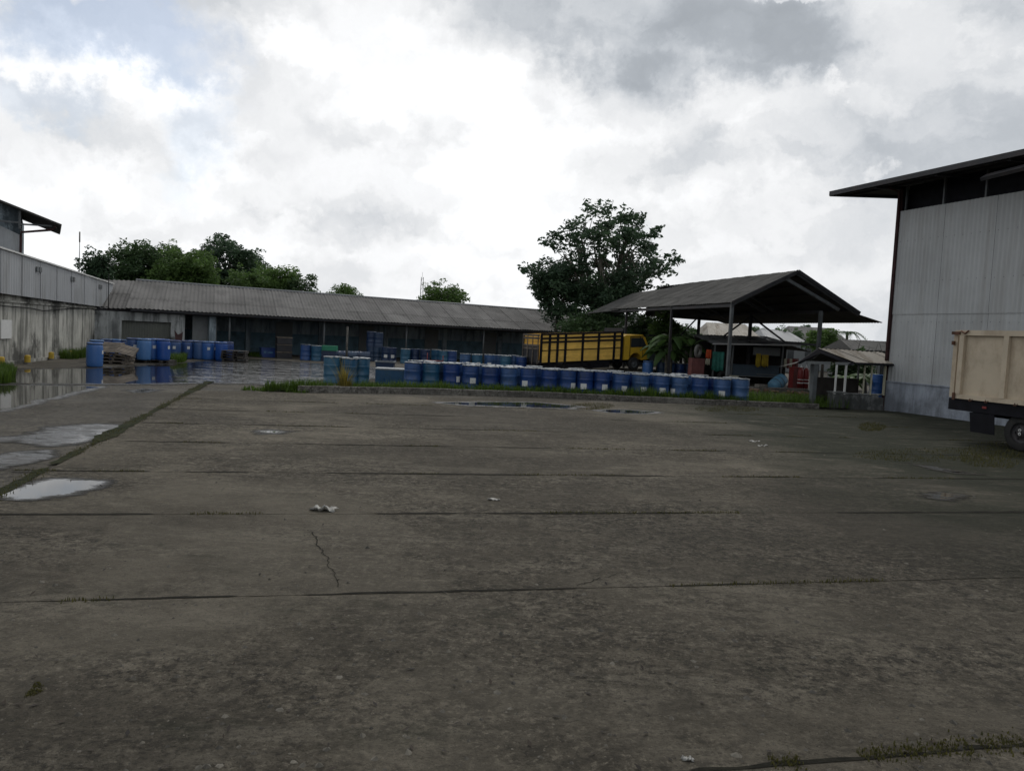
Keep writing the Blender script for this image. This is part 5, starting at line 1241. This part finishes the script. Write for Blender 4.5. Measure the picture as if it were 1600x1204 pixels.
for px,py,rx,ry,amp in ((930,-5,290,105,.40),(1160,95,165,68,.34),(1000,262,120,44,.12),(560,212,80,30,.11),(300,-5,150,40,.14),(1500,215,200,90,.10),(1250,350,230,45,.09),(450,360,270,26,.08),(200,335,200,26,.08),(60,215,120,36,.06),(1560,0,80,40,.10),(360,120,50,60,.07),(300,205,40,40,.09),(520,150,60,40,.07),(690,200,90,30,.06),(430,255,60,30,.06),(560,345,160,24,.07)):
    br = k.math('SUBTRACT', br, k.math('MULTIPLY', blob(px,py,rx,ry,1.2,.45,soft), amp))
br = k.math('ADD', br, k.math('MAXIMUM', k.math('MULTIPLY', k.math('SUBTRACT', .50, br), .6), 0.0))
over = k.ramp(dz,.45,.9,1.0,.88); back = k.ramp(dyy,.35,-.35,1.0,.74)
br = k.math('MULTIPLY', br, k.math('MULTIPLY', over, back))
tone = k.ramp(br,.40,.95)
ccol = k.mix(tone,(.875,.945,1.03),(.985,.995,1.01))
lowg = k.ramp(dz,-.02,.0)
bg2 = k.n('ShaderNodeBackground',{0:ccol,1:br})
# gaps of blue
gap = blob(150,62,150,52,1.3,.5)
gap = k.math('MAXIMUM', gap, k.math('MULTIPLY', blob(300,215,60,70,1.3,.4), .55))
gap = k.math('MAXIMUM', gap, k.math('MULTIPLY', blob(15,165,60,30,1.3,.4), .5))
gap = k.math('MULTIPLY', gap, .56)
ms = k.n('ShaderNodeMixShader',{0:gap}); nt.links.new(bg2.outputs[0],ms.inputs[1]); nt.links.new(bg1.outputs[0],ms.inputs[2]); nt.links.new(ms.outputs[0],out.inputs[0])
sl_ = bpy.data.lights.new('sun','SUN'); sl_.energy = 1.0; sl_.angle = math.radians(14); sl_.color = (1,.96,.9)
so = bpy.data.objects.new('sun',sl_); C.objects.link(so)
sd_ = Vector((math.sin(SUN_AZ)*math.cos(SUN_EL), math.cos(SUN_AZ)*math.cos(SUN_EL), math.sin(SUN_EL)))
so.rotation_euler = sd_.to_track_quat('Z','Y').to_euler()

S.view_settings.view_transform = 'Standard'; S.view_settings.look = 'None'; S.view_settings.exposure = 0; S.view_settings.gamma = 1; S.view_settings.use_curve_mapping = False
S.render.engine = 'CYCLES'
S.cycles.max_bounces = 6; S.cycles.transparent_max_bounces = 8; S.cycles.use_denoising = True
S.cycles.sample_clamp_indirect = 4.0
